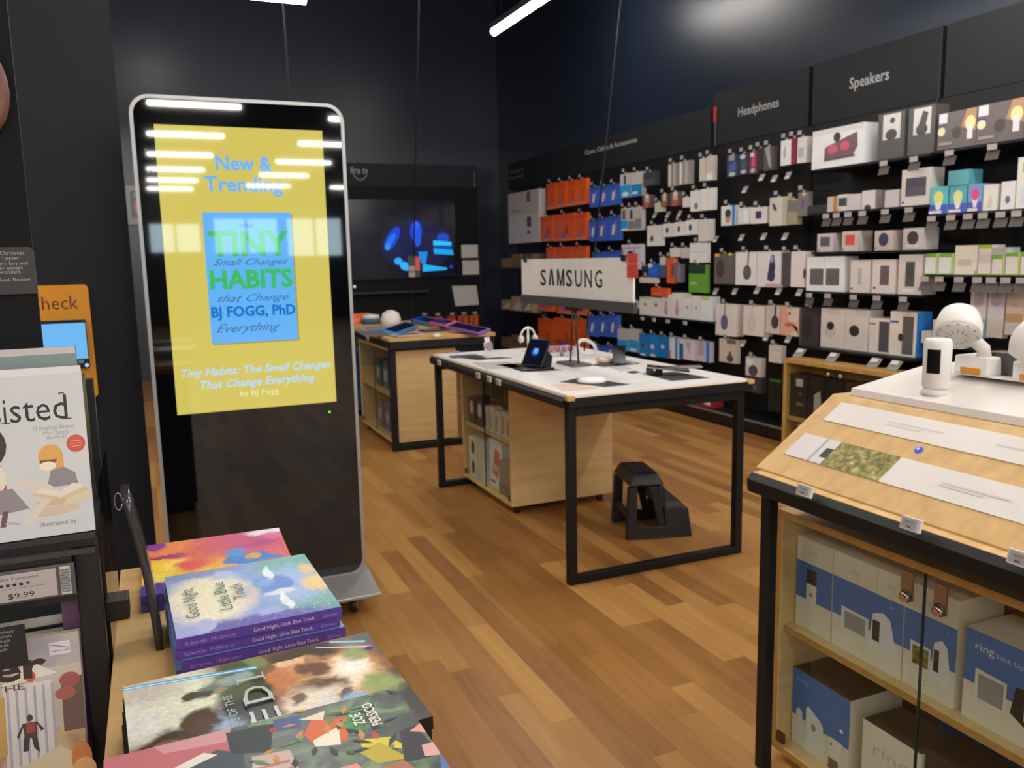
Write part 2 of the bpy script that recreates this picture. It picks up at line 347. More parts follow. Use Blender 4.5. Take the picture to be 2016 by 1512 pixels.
# ------------------------------------------------------------------ pillar: price check sign and scanner
sg = thing('price_check_sign', 'orange price check sign with dark lettering on the black pillar', 'sign', (-.4, 3.985, .9))
PY = 3.97; tr = at_y(172, 560, PY); br = at_y(188, 806, PY)
m = MB(); OR = mat('#d9900f', .5); m.prism([(tr.x-.5, PY, br.z+.03), (tr.x-.5, PY, tr.z), (tr.x-.012, PY, tr.z), (tr.x, PY, tr.z-.012), (tr.x+.002, PY, 1.0), (br.x-.03, PY, br.z+.01), (br.x-.06, PY, br.z+.03)][::-1], (0, .028, 0), OR)
k0, k1 = at_y(83, 610, PY-.001), at_y(155, 608, PY-.001)
m.text('Check', (k1.x, PY-.001, (k0.z+k1.z)/2), (1,0,0), (0,0,1), .058, mat('#5a2a10', .5), (k1.x-k0.x)*1.38, 'r'); m.build('board', sg)
sc = thing('price_scanner', 'small black touch screen scanner glowing pale blue on orange sign', 'scanner', (-.4, 3.93, 1.1))
a, b = at_y(70, 629, 3.94), at_y(177, 724, 3.94); sx0, sx1, sz0, sz1 = b.x-.32, b.x, b.z, at_y(170, 629, 3.94).z
MB().box((sx0, 3.94, sz0), (sx1, 3.968, sz1), mat('#0a1020', .3)).build('casing', sc, None, .004)
q = at_y(167, 635, 3.939); r = at_y(167, 706, 3.939)
MB().box((sx0+.02, 3.937, r.z), (q.x, 3.9398, q.z), mat('#72bdf8', .1, emit=.95)).build('screen', sc)
m = MB(); d = at_y(171, 719, 3.937); m.lathe([(.008, 0), (.007, .002)], (d.x, 3.94, d.z), mat('#9ec4ff', .1, emit=1.2), 10, (0,-1,0)); d = at_y(161, 712, 3.937); m.box((d.x-.012, 3.937, d.z-.006), (d.x+.008, 3.94, d.z+.006), mat('#7f8d95', .4)); m.build('status_light', sc)
# ------------------------------------------------------------------ bookcase at the left edge
bc = thing('bookcase', 'black metal bookcase with a tall header panel at left edge', 'bookcase', (-.5, 1.6, 0))
BXR = -.105
m = MB(); m.box((BXR-.034, 1.4, 0), (BXR, 1.435, 1.117), BLK); m.build('upright', bc, None, .002)
m = MB(); m.box((BXR-.03, 1.72, 0), (BXR-.004, 1.745, at_y(165, 748, 1.72).z), BLK); m.build('upright', bc)
m = MB(); m.box((-1.2, 1.4, 0), (-1.165, 1.74, 1.4), BLK); m.build('upright', bc)
hx = -.166
m = MB(); m.box((-1.2, 1.6, 1.28), (hx-.006, 1.612, 2.15), mat('#1b1b1c', .8, spec=.15)); m.build('header_panel', bc)
m = MB(); m.prism([(-1.165, 1.385, 1.118), (-1.165, 1.385, 1.129), (-1.165, 1.40, 1.132), (-1.165, 1.6, 1.132), (-1.165, 1.6, 1.118)], (1.165+BXR-.001, 0, 0), BLKM); m.build('shelf', bc)
m = MB(); m.box((-1.165, 1.383, 1.035), (BXR-.035, 1.4, 1.118), mat('#1b1a1a', .3)); m.box((-1.165, 1.379, 1.108), (BXR-.002, 1.384, 1.116), mat('#3a3a3a', .3)); m.build('price_rail', bc)
m = MB(); m.box((-1.165, 1.39, .70), (BXR-.034, 1.72, .72), BLKM); m.build('shelf', bc)
m = MB(); m.box((-1.165, 1.735, .0), (BXR-.03, 1.745, 1.14), mat('#151516', .5)); m.build('back_panel', bc)
# hung text card and round sign on the header
TXTG = mat('#a9a2a0', .5); F0 = 1.598
cd = MB(); a, b = at_y(66, 486, F0), at_y(66, 578, F0); c0 = at_y(0, 486, F0).x-.12
cd.prism([(c0, F0-.004, b.z), (a.x, F0-.004, b.z), (a.x, F0-.004, a.z-.006), (a.x-.006, F0-.004, a.z), (c0, F0-.004, a.z)], (0, .004, 0), mat('#2d2a2a', .5))
for i, (v, s_, ur) in enumerate([(501, 'A classic Christmas', 48), (511, 'story I never', 38), (521, 'every girl, boy and', 55), (530, 'tween accept', 45), (538, 'wonders', 41), (553, 'New York Times Book Review', 60)]):
    p = at_y(ur, v, F0-.005); cd.text(s_, (p.x, F0-.0048, p.z), (1,0,0), (0,0,1), .0062, TXTG, None, 'r')
tag(cd.build('quote_card'), 'dark quote card with pale lines of text on bookcase header', 'card')
m = MB(); p = at_y(-14, 180, F0); m.lathe([(.0, -.012), (.025, -.012), (.036, -.006), (.036, .002), (.03, .008)], (p.x-.012, F0-.012, p.z), mat('#6b4438', .5), 24, (0,-1,0))
m.T = None
for v in m.bm.verts: v.co.z = p.z + (v.co.z-p.z)*1.9
tag(m.build('wall_ornament'), 'brown rounded ornament cut off by the top left picture edge', 'ornament')
# --- books
def paint_mat(T, w, h, base, blobs, warp=.05, grain=.12, rough=.28):
    """printed painting: soft blots of colour (u, v, ru, rv, colour, softness) in cover space, edges broken by noise"""
    m, nt, b = node_mat('printed_painting'); L = nt.links; R3 = T.to_3x3(); xd, yd = R3 @ Vector((1,0,0)), R3 @ Vector((0,1,0)); o = T.to_translation()
    ge = nt.nodes.new('ShaderNodeNewGeometry')
    def co(d, n):
        v = nt.nodes.new('ShaderNodeVectorMath'); v.operation = 'DOT_PRODUCT'; L.new(ge.outputs['Position'], v.inputs[0]); v.inputs[1].default_value = d
        return mth(nt, 'DIVIDE', mth(nt, 'SUBTRACT', v.outputs['Value'], d.dot(o)), n)
    cb = nt.nodes.new('ShaderNodeCombineXYZ'); L.new(co(xd, w), cb.inputs[0]); L.new(co(yd, h), cb.inputs[1])
    ns = nt.nodes.new('ShaderNodeTexNoise'); ns.inputs['Scale'].default_value = 9; ns.inputs['Detail'].default_value = 4; L.new(cb.outputs[0], ns.inputs['Vector'])
    sb = nt.nodes.new('ShaderNodeVectorMath'); sb.operation = 'SUBTRACT'; L.new(ns.outputs['Color'], sb.inputs[0]); sb.inputs[1].default_value = (.5, .5, .5)
    ma = nt.nodes.new('ShaderNodeVectorMath'); ma.operation = 'MULTIPLY_ADD'; L.new(sb.outputs[0], ma.inputs[0]); ma.inputs[1].default_value = (warp*3, warp*3, 0); L.new(cb.outputs[0], ma.inputs[2])
    col = None
    for (u, v, ru, rv, c, sf) in blobs:
        a = nt.nodes.new('ShaderNodeVectorMath'); a.operation = 'SUBTRACT'; L.new(ma.outputs[0], a.inputs[0]); a.inputs[1].default_value = (u, v, 0)
        q = nt.nodes.new('ShaderNodeVectorMath'); q.operation = 'MULTIPLY'; L.new(a.outputs[0], q.inputs[0]); q.inputs[1].default_value = (1/ru, 1/rv, 0)
        l = nt.nodes.new('ShaderNodeVectorMath'); l.operation = 'LENGTH'; L.new(q.outputs[0], l.inputs[0])
        r = nt.nodes.new('ShaderNodeMapRange'); r.interpolation_type = 'SMOOTHSTEP'; L.new(l.outputs['Value'], r.inputs[0]); r.inputs[1].default_value = 1-sf; r.inputs[2].default_value = 1+sf; r.inputs[3].default_value = 1; r.inputs[4].default_value = 0
        x = nt.nodes.new('ShaderNodeMix'); x.data_type = 'RGBA'; L.new(r.outputs[0], x.inputs[0]); x.inputs[7].default_value = (*lin(c), 1)
        if col is None: x.inputs[6].default_value = (*lin(base), 1)
        else: L.new(col, x.inputs[6])
        col = x.outputs[2]
    n2 = nt.nodes.new('ShaderNodeTexNoise'); n2.inputs['Scale'].default_value = 34; n2.inputs['Detail'].default_value = 5; n2.inputs['Distortion'].default_value = 1.2; L.new(cb.outputs[0], n2.inputs['Vector'])
    g = nt.nodes.new('ShaderNodeMapRange'); L.new(n2.outputs[0], g.inputs[0]); g.inputs[1].default_value = .3; g.inputs[2].default_value = .7; g.inputs[3].default_value = 1-grain*2; g.inputs[4].default_value = 1+grain
    y = nt.nodes.new('ShaderNodeMix'); y.data_type = 'RGBA'; y.blend_type = 'MULTIPLY'; y.inputs[0].default_value = 1; L.new(col, y.inputs[6]); L.new(g.outputs[0], y.inputs[7])
    L.new(y.outputs[2], b.inputs['Base Color']); b.inputs['Roughness'].default_value = rough; return m
def book(name, label, T, w, h, t, cover, ops, group=None, spine=None, pages='#d9d0be', hard=True, spine_ops=(), corner=0., cat='book'):
    """T maps book space to the room: x across the cover, y up the cover, z out of the cover (top at z=0)"""
    base = T @ Vector((w/2, h/2, -t))
    r = thing(name, label, cat, base, group)
    cv = mat(cover, .35) if isinstance(cover, str) else cover
    sp = mat(spine, .35) if spine else cv
    m = MB(T); k = .0022 if hard else .0008
    if corner:
        pts = [(0, 0), (w, 0)] + [(w-corner+corner*math.cos(a*math.pi/12), h-corner+corner*math.sin(a*math.pi/12)) for a in range(7)] + [(0, h)]
        m.prism([(x, y, -k) for x, y in pts], (0, 0, k), cv); m.prism([(x, y, -t) for x, y in pts], (0, 0, k), cv)
    else:
        m.box((0, 0, -k), (w, h, 0), cv); m.box((0, 0, -t), (w, h, -t+k), cv)
    m.art((0, 0, 0), (w, 0, 0), (0, h, 0), ops, .00001)
    m.build('cover', r)
    i = .003 if hard else .0004
    pg = MB(T); pg.box((.002, i, -t+k), (w-i, h-i, -k), mat(pages, .7)); pg.build('pages', r)
    sm = MB(T); sm.box((-.0015, 0, -t), (.002, h, 0), sp)
    if spine_ops: sm.art((-.0015, 0, 0), (0, 0, -t), (0, h, 0), spine_ops, .0002)
    sm.build('spine', r)
    return r
def dabs(n, u0, v0, u1, v1, pal, ln=(.03, .09), wd=(.006, .02), ang=None, seed=1):
    """brush strokes of a printed painting"""
    rr = random.Random(seed); out = []
    for _ in range(n):
        u, v = rr.uniform(u0, u1), rr.uniform(v0, v1); a = rr.uniform(0, 6.28) if ang is None else ang+rr.uniform(-.35, .35); l, w = rr.uniform(*ln)/2, rr.uniform(*wd)/2
        c, s = math.cos(a), math.sin(a); P = [(-l, 0), (-l*.3, -w), (l*.5, -w*.8), (l, 0), (l*.4, w), (-l*.4, w*.9)]
        P = [(min(1, max(0, u+x*c-y*s)), min(1, max(0, v+x*s+y*c))) for x, y in P]
        out.append(('p', P, rr.choice(pal)))
    return out
def frame(o, x, y):     # matrix from origin and in-plane directions
    x = Vector(x).normalized(); y = Vector(y); y = (y - x*y.dot(x)).normalized(); z = x.cross(y); o = Vector(o)
    return Matrix(((x.x, y.x, z.x, o.x), (x.y, y.y, z.y, o.y), (x.z, y.z, z.z, o.z), (0,0,0,1)))
# large white picture book on the bookcase shelf
TILT = .14
bw, bh = .33, .258
T = frame((BXR-.001-bw, 1.402, 1.1335), (1, .03, 0), (0, math.sin(TILT), math.cos(TILT)))
SK, RED, HAIR, GREY, DK = '#4a2c22', '#c9503f', '#d9a050', '#8d8184', '#2c2526'
ops = [('r', .0, .955, 1, 1, '#d8d3cf'),
 ('e', .44, .52, .13, .15, '#3a2620'), ('e', .40, .54, .07, .09, SK), ('p', [(.3,.2),(.56,.2),(.52,.45),(.34,.45)], RED), ('e', .48, .31, .075, .1, '#ddd2bd'), ('p', [(.26,.05),(.66,.1),(.58,.24),(.34,.22)], GREY),
 ('p', [(.5,-.0),(.53,-.0),(.55,.1),(.52,.1)], '#6b4a40'), ('p', [(.52,.02),(.60,.0),(.60,.015),(.54,.03)], '#b9a99c'),
 ('e', .795, .415, .068, .085, HAIR), ('r', .745, .34, .862, .42, HAIR), ('p', [(.735,.4),(.83,.4),(.8,.36),(.74,.345)], '#7b4b28'), ('e', .775, .36, .045, .03, '#ecdccb'),
 ('p', [(.76,.22),(.93,.22),(.92,.3),(.86,.345),(.79,.33)], GREY), ('p', [(.57,.245),(.64,.285),(.74,.27),(.82,.2),(.7,.21)], '#d6c8b8'), ('p', [(.68,.2),(.83,.15),(.97,.21),(.9,.235),(.83,.185),(.74,.22)], '#e0d4c2'), ('p', [(.68,.18),(.84,.12),(.98,.18),(.97,.205),(.83,.145),(.69,.2)], '#d3bb8d'),
 ('p', [(.69,.04),(.8,.03),(.93,.06),(.93,.1),(.7,.09)], '#cdb79f'), ('p', [(.84,.09),(1.0,.13),(.995,.17),(.85,.135)], '#d8c5a6'), ('p', [(.7,.1),(.84,.1),(.86,.14),(.7,.14)], '#cdb08a'), ('p', [(.62,.0),(.66,.0),(.78,.14),(.73,.15)], '#d9c9b4'),
 ('e', .937, .49, .052, .058, RED), ('r', .905, .488, .968, .492, '#e39a8c'), ('r', .908, .505, .965, .509, '#e39a8c'), ('r', .912, .47, .962, .474, '#e39a8c')]
def squeeze(ops, fu, fv):
    out = []
    for o in ops:
        U = lambda u: 1-(1-u)*fu
        V = lambda v: 1-(1-v)*fv
        if o[0] == 'r': out.append(('r', U(o[1]), V(o[2]), U(o[3]), V(o[4]), o[5]))
        elif o[0] == 'e': out.append(('e', U(o[1]), V(o[2]), o[3]*fu, o[4]*fv, o[5]))
        elif o[0] == 'p': out.append(('p', [(U(a), V(b)) for a, b in o[1]], o[2]))
        else: out.append(o)
    return out
ops = squeeze(ops, .763, .913)
ops += [('t', 'She Pers', .3, .688, .155, .36, '#1d1b1d'), ('t', 'i', .672, .688, .155, .011, '#1d1b1d'), ('t', 'sted', .697, .688, .155, .232, '#1d1b1d'),
  ('r', .66, .685, .695, .691, '#1d1b1d'), ('r', .912, .684, .944, .69, '#1d1b1d'), ('r', .898, .838, .922, .844, '#1d1b1d'),
  ('t', '13 American Women', .785, .63, .026, .165, '#8f8a8c'), ('t', 'Who Changed', .82, .6, .024, .105, '#8f8a8c'), ('t', 'the World', .835, .572, .024, .08, '#8f8a8c'),
  ('t', 'Illustrated by', .775, .06, .028, .15, '#6f6a6c')]
book('picture_book', 'large white picture book facing out on the bookcase top shelf', T, bw, bh, .014, '#c9c7c6', ops, corner=.012, pages='#e9dfcf')
# grey book standing behind it
T = frame((at_y(92, 716, 1.55).x-.08, 1.53, 1.1325), (1, 0, 0), (0, .06, 1)); gz = at_y(120, 684, 1.53).z
book('book', 'plain grey-green book peeking above the white picture book', T, at_y(146, 690, 1.53).x-(at_y(92, 716, 1.55).x-.08), gz-1.1325, .02, '#7d8a88', [('r', 0, .96, 1, 1, '#c9bcb8')])
bx_ = MB(); bx_.box((BXR-.038, 1.55, 1.1325), (BXR-.012, 1.66, 1.352), mat('#222326', .4)); tag(bx_.build('book_end'), 'black book end panel standing behind the white picture book', 'bookend')
# price tag
tg = thing('shelf_price_tag', 'grey electronic price tag reading 9.99 under the white picture book', 'price tag', (-.22, 1.381, 1.04))
a, b = at_y(0, 1126, 1.381), at_y(146, 1105, 1.381); x1 = b.x; zt = (a.z+b.z)/2; zb = at_y(60, 1181, 1.381).z
m = MB(); m.box((x1-.2, 1.374, zb), (x1, 1.3815, zt), mat('#55504f', .4)); m.build('frame', tg, None, .002)
m = MB(); O = (x1-.195, 1.3738, zb+.004); X = (.17, 0, 0); Y = (0, 0, zt-zb-.008)
m.art(O, X, Y, [('r', 0, 0, 1, 1, '#b5aaa6'), ('t', 'She Persisted', .56, .78, .1, .3, '#55504f'), ('t', '4.8 stars  (1,094 reviews)', .52, .44, .07, .4, '#77706e'), ('t', '$9.99', .62, .1, .2, .2, '#2a2727')] +
  [('p', [(.58+.05*i+.021*math.cos(math.pi/2+j*math.pi*.4*2), .62+.075*math.sin(math.pi/2+j*math.pi*.4*2)) for j in range(5)], '#2a2727') for i in range(4)] +
  [('p', [(.58+.05*i+(.021 if j%2==0 else .009)*math.cos(math.pi/2+j*math.pi/5), .62+(.075 if j%2==0 else .03)*math.sin(math.pi/2+j*math.pi/5)) for j in range(10)], '#2a2727') for i in range(5)], .0001)
m.build('display', tg)
m = MB(); m.art((x1-.02, 1.3738, zb+.003), (.014, 0, 0), (0, 0, zt-zb-.006), [('r', 0, 0, 1, 1, '#c9c4c0')] + [('r', .05, .08+.033*i, .95, .08+.033*i+(.012 if i%3 else .02), '#2a2727') for i in range(26)], .0001); m.build('barcode', tg)
# lower shelf: open book facing out, dark books behind, info card, upright books
T = frame((at_y(175, 1500, 1.36).x-.002-.30, 1.36, .722), (1, -.04, 0), (0, .22, 1)); er_h = .262
tp = '#cfc3b4'; ops = [('r', 0, .8, 1, 1, mottle_mat('painted_sky_cover', [(.2, '#8f8fae'), (.5, '#b6a596'), (.8, '#d0c2ae')], 14)), ('r', 0, 0, 1, .42, mottle_mat('painted_rubble_cover', [(.25, '#8c5f43'), (.5, '#c09a72'), (.75, '#d9c29b')], 22)),
 ('r', 0, .42, 1, .8, '#c2b3a3'), ('r', .55, .2, .83, .72, '#d8cfc6'), ('p', [(.53,.72),(.86,.76),(.7,.86)], '#e0d6c4')] + [('r', .57+.05*i, .22, .585+.05*i, .7, '#a9a5b2') for i in range(6)] + [('e', .71, .76, .03, .035, '#d0543c'),
 ('r', .88, .38, 1, .72, '#6f5348'), ('e', .93, .7, .06, .05, '#a2564e'), ('e', .9, .62, .06, .04, '#b25f52'), ('r', .5, .3, .56, .66, '#c39a56'),
 ('p', [(.4,.05),(1,.02),(1,.18),(.85,.3),(.6,.2)], '#d8c4a0'), ('e', .97, .2, .06, .1, '#cf7b3c'), ('e', .98, .12, .07, .08, '#e3b070')]
ops += dabs(40, .4, .02, 1, .4, ['#d9c29b', '#b58a5c', '#e6d4b4', '#8c6243', '#f0e2c8'], seed=18) + dabs(24, .4, .75, 1, .99, ['#a9a4b8', '#c9b9a8', '#8f8aa4', '#dccfbd'], seed=19) + dabs(16, .84, .3, 1, .75, ['#8a4a3c', '#b8685a', '#5a3a34', '#6f7a4c'], seed=20)
ops = squeeze([o for o in ops if o[0] != 'p' or len(o[1]) != 6], .8, .92)
ops += [('p', [(.715,.36),(.74,.36),(.75,.44),(.72,.44)], '#34333a'), ('p', [(.765,.37),(.79,.34),(.78,.44),(.755,.44)], '#34333a'), ('p', [(.725,.43),(.78,.43),(.785,.52),(.72,.52)], '#4a3a38'), ('p', [(.735,.46),(.775,.46),(.775,.515),(.735,.515)], '#a63f31'), ('e', .753, .545, .014, .02, '#4a2f24'), ('p', [(.72,.52),(.73,.52),(.7,.44),(.69,.45)], '#3a3a40'), ('p', [(.78,.52),(.79,.51),(.815,.47),(.8,.46)], '#3a3a40'),
 ('t', 'er', .6, .775, .15, .245, .03, '#3a1d10'), ('r', .86, .88, .955, .955, '#d7d0d2'), ('p', [(.865,.94),(.95,.91),(.95,.915),(.865,.945)], '#52609a'), ('r', .87, .9, .95, .904, '#b84d4a'), ('t', 'THE', .6, .715, .035, .14, '#5a2d1a')]
book('storybook', 'storybook with a pillared doorway cover on the lower bookcase shelf', T, .30, er_h, .022, '#b7a797', ops)
for i, (z, h_, c) in enumerate([(.985, .02, '#2d3133'), (.963, .018, '#12333a'), (.943, .02, '#35302f'), (.92, .018, '#0f2a33'), (.9, .02, '#4a4745')][::-1]):
    T = frame((-.52, 1.47, .875+.0225*(i+1)), (1, 0, 0), (0, 1, 0))
    book('book', ['dark grey book, lowest of the flat pile behind the storybook', 'teal-black book, second from bottom of the flat pile', 'brown-black book, middle of the flat pile behind the storybook', 'deep teal book, second from top of the flat pile', 'charcoal book, topmost of the flat pile behind the storybook'][i], T, .365, .22, .0215, c, [], 'flat pile of dark books on the lower shelf')
bx_ = MB(); bx_.box((-.53, 1.455, .722), (-.15, 1.70, .875), mat('#1b1a1b', .5)); tag(bx_.build('riser_block'), 'black riser block under the flat pile of dark books', 'riser')
m = MB(); a, b = at_y(48, 1228, 1.345), at_y(45, 1284, 1.345); m.box((a.x-.14, 1.343, b.z-.02), (a.x, 1.3455, a.z), mat('#221f1f', .5))
for i in range(5): p = at_y(26-3*i, 1240+9*i, 1.342); m.text('the heart of the whole', (p.x, 1.3425, p.z-.004), (1,0,0), (0,0,1), .005, TXTG, None, 'r')
m.box((a.x-.1, 1.3455, .722), (a.x-.08, 1.349, b.z), BLK)
tag(m.build('quote_card'), 'small dark quote card with slanted text beside the storybook', 'card')
for i, (y, c, h_, d) in enumerate([(1.44, '#6d4a66', .30, .02), (1.47, '#3d6f74', .22, .03), (1.51, '#c9bba6', .2, .012), (1.54, '#2d4a63', .24, .02), (1.58, '#a3a09a', .21, .012)]):
    T = frame((BXR-.042-.012, y+d, .722), (0, -1, 0), (0, 0, 1)); T = Matrix.Translation((0, 0, 0)) @ T
    b_ = MB(); b_.box((BXR-.062, y, .7225), (BXR-.036, y+d, .722+h_), mat(c, .4)); b_.box((BXR-.0615, y+.002, .724), (BXR-.0365, y+d-.002, .7225+h_), mat('#d5ccbb', .7))
    tag(b_.build('book'), ['thin mauve book standing just behind the front post', 'teal book standing second behind the front post', 'cream book standing third behind the front post', 'dark blue book standing fourth behind the front post', 'pale grey book standing furthest behind the front post'][i], 'book', 'upright books at the shelf end')
# ------------------------------------------------------------------ book table in the foreground
bt_ = thing('display_table', 'low birch book table in the near foreground', 'table', (.08, 1.1, 0), 'birch display tables with black frames')
MB().box((-.10, .25, .885), (.2, 1.85, .915), BIRCH, u=BIRCH).build('tabletop', bt_, None, .002)
MB().box((-.085, .28, .06), (.18, 1.82, .885), mat('#161415', .6)).build('base_panel', bt_); MB().box((-.07, .3, 0), (.16, 1.8, .06), BLK).build('plinth', bt_)
# layered flat books: book space x runs away from the spine (from camera), y runs left (title top at right)
def lay(o_near_right, right_to_left, near_to_far, zt):
    o = Vector((*o_near_right, zt)); return frame(o, (*near_to_far, 0), (*right_to_left, 0))
# fairy picture book at the far left
N_, L_ = (.03, 1), (-1, .03)
PKB = [(.3, .8, .5, .4, '#f4c63a', .5), (.62, .62, .22, .2, '#ef7a3f', .6), (.85, .35, .3, .45, '#cf3f6c', .5), (.9, .85, .2, .2, '#ef8a4a', .5), (.95, .95, .12, .1, '#8e3a9a', .3), (.05, .95, .14, .14, '#4a3aa0', .2), (.5, .78, .1, .1, '#fae25a', .6), (.3, .9, .08, .08, '#fbe86a', .5), (.68, .85, .04, .14, '#a6307c', .3), (.45, .66, .12, .1, '#e0485c', .6),
       (.42, .3, .12, .16, '#3a7fd2', .15), (.56, .36, .1, .06, '#4a92de', .2), (.38, .16, .05, .1, '#3a7fd2', .2), (.44, .26, .05, .06, '#e8a63c', .2), (.97, .1, .1, .16, '#f8eaf0', .4), (.85, .06, .08, .1, '#e86aa0', .5), (.7, .2, .06, .12, '#b8307c', .5)]
for i in range(2):
    zt = .93+.0155*i
    TP = lay((.222, 1.585+.004*i), (-1, .02), (.02, 1), zt); pk = [('r', 0, 0, 1, 1, paint_mat(TP, .30, .28, '#e0605a', PKB, .06, .1))]
    book('picture_book', ['orange and magenta fairy picture book, topmost at the table far end', 'orange and magenta fairy picture book, underneath its twin'][1-i], lay((.222, 1.585+.004*i), (-1, .02), (.02, 1), zt), .30, .28, .0145, '#e06a55', pk, 'magenta picture books at the far table end', spine='#3a2f86', spine_ops=[('r', 0, .3, 1, .9, '#8f1d46')])
# stack of five blue board books
TKB = [(.85, .1, .3, .3, '#7fb5b0', .25), (.1, .12, .28, .26, '#7fb5b0', .25), (.5, .2, .3, .22, '#a9c0ee', .5), (.45, .04, .14, .1, '#f0d29a', .35), (.72, .06, .1, .06, '#e8cc9a', .3), (.55, .33, .16, .13, '#6f94da', .2), (.6, .36, .07, .05, '#8fb0ea', .4), (.4, .3, .04, .1, '#e2e8f4', .3), (.5, .76, .42, .26, '#f1e8cf', .3), (.5, .55, .2, .1, '#eadcc8', .5), (.5, .5, .1, .07, '#cfc8cc', .4),
       (.02, .6, .1, .5, '#6a66b8', .4), (.0, .95, .12, .14, '#a9b0e0', .3), (.96, .75, .08, .3, '#8a9ad4', .3), (.14, .42, .06, .08, '#a9b2e6', .2), (.1, .82, .08, .07, '#b5bdea', .2), (.86, .62, .08, .06, '#b7c2ee', .2), (.25, .3, .14, .03, '#eef2fa', .3), (.75, .32, .12, .025, '#eef2fa', .3)]
tk = [('e', random.random(), .02+.45*random.random(), .003, .003, '#f4f6fc') for _ in range(50)] + [('e', .02+.14*random.random(), random.random(), .004, .004, '#f4f6fc') for _ in range(24)]
B1, B2 = (.24, 1.262), (0, 1.226)
L_ = Vector((B2[0]-B1[0], B2[1]-B1[1])).normalized(); N2 = Vector((-.012, .27)).normalized()
for i in range(5):
    zt = .931+.0172*i; dx = [.006, -.004, .004, -.003, 0][i]
    b_ = book('board_book', ['blue and violet snowy board book, lowest of its pile', 'blue and violet snowy board book, second from bottom of pile', 'blue and violet snowy board book, middle of the pile', 'blue and violet snowy board book, second from top of pile', 'blue and violet snowy board book, topmost of its pile'][i],
         lay((B1[0]+dx, B1[1]-dx), L_, N2, zt), .272, .243, .0162, '#7f93cc', [('r', 0, 0, 1, 1, paint_mat(lay((B1[0]+dx, B1[1]-dx), L_, N2, zt), .272, .243, '#93a9e0', TKB, .035, .08))]+tk if i == 4 else [], 'blue board books stacked on the book table', spine='#5b3f93', pages='#cfc7b2')
    T = lay((B1[0]+dx, B1[1]-dx), L_, N2, zt)
    # title along the spine (reads left to right) as its own printed part
    m = MB(T); m.text('Good Night, Little Blue Truck', (-.0018, .135, -.012), (0,-1,0), (0,0,1), .0062, mat('#d9c9b4', .5), .092)
    m.text('Schertle', (-.0018, .232, -.012), (0,-1,0), (0,0,1), .006, mat('#a68fc4', .5), .03); m.text('McElmurry', (-.0018, .195, -.012), (0,-1,0), (0,0,1), .006, mat('#a68fc4', .5), .035); m.text('Clarion', (-.0018, .03, -.012), (0,-1,0), (0,0,1), .005, mat('#a68fc4', .5), .022)
    m.build('spine_lettering', b_)
    if i == 4:
        m = MB(T); cx = mat('#4f7a76', .4)
        for q, (s_, yy, xx, w) in enumerate([('Good Night,', .226, .062, .13), ('Little Blue', .176, .07, .125), ('Truck', .15, .105, .07)]):
            m.text(s_, (xx, yy-.022, .0026), (1,0,0), (0,1,0), .021, cx, w); m.build('title_line', b_); m = MB(T)
        m.bm.free()
# big dark hardcover with light streaks
JOB = [(.5, .5, .3, .2, '#a3623a', .5), (.97, .04, .3, .16, '#666b70', .3), (.35, .02, .45, .1, '#33362f', .4), (.62, .22, .32, .19, '#cf8a4c', .5), (.6, .2, .22, .13, '#f4cb92', .5), (.6, .18, .14, .09, '#fbe6cc', .5), (.66, .15, .08, .06, '#fff6ea', .5), (.42, .08, .1, .07, '#93a45e', .5), (.8, .12, .1, .05, '#9aa86a', .5),
       (.9, .3, .14, .15, '#3a241c', .35), (.78, .33, .08, .1, '#d9a070', .4), (.72, .3, .1, .05, '#6b3a1e', .4), (.84, .38, .04, .06, '#efc79c', .3), (.7, .43, .1, .06, '#c4773c', .5), (.52, .3, .08, .08, '#5a3218', .4), (.4, .36, .13, .11, '#eadac6', .5), (.46, .4, .05, .03, '#6b4a34', .4), (.36, .3, .05, .05, '#d8d2cc', .4), (.36, .22, .1, .025, '#4a3626', .4), (.3, .2, .1, .05, '#8fb0cc', .4),
       (.75, .86, .34, .24, '#dfe2c8', .3), (.9, .94, .16, .14, '#c9bfb2', .5), (.55, .95, .16, .1, '#dcd8ce', .5), (.88, .56, .2, .08, '#424d2a', .35), (.7, .6, .18, .08, '#59663a', .4), (.95, .5, .1, .05, '#7d8a4c', .4), (.4, .6, .24, .12, '#28313a', .35), (.62, .52, .12, .05, '#222c1c', .4), (.24, .72, .26, .1, '#9fb6d2', .35), (.12, .9, .2, .12, '#d6d8da', .4),
       (.36, .86, .12, .09, '#3a2414', .25), (.46, .75, .14, .07, '#4a2e18', .25), (.3, .93, .08, .05, '#2b1a10', .25), (.34, .88, .05, .04, '#8a5a3a', .4), (.76, .68, .07, .06, '#6d7c7c', .3), (.8, .6, .06, .05, '#93a6a8', .3), (.73, .75, .05, .05, '#4a4038', .3), (.72, .66, .03, .03, '#a88a6c', .4)]
jo = [('p', [(.86,.5),(.9,.5),(.985,1),(.955,1)], '#4f9fd0'), ('p', [(.872,.5),(.884,.5),(.973,1),(.963,1)], '#c9ecfb'), ('p', [(.80,.03),(.822,.02),(.95,.24),(.945,.25)], '#c79be0'), ('p', [(.808,.03),(.815,.025),(.948,.24),(.946,.245)], '#f4e4fb'), ('p', [(.88,.04),(.9,.03),(.985,.17),(.97,.18)], '#8fd0ee'), ('e', .8, .04, .022, .018, '#3f2f5c')]
J1, J2 = (.279, .918), (.262, 1.184); JL = (-1, -.09)
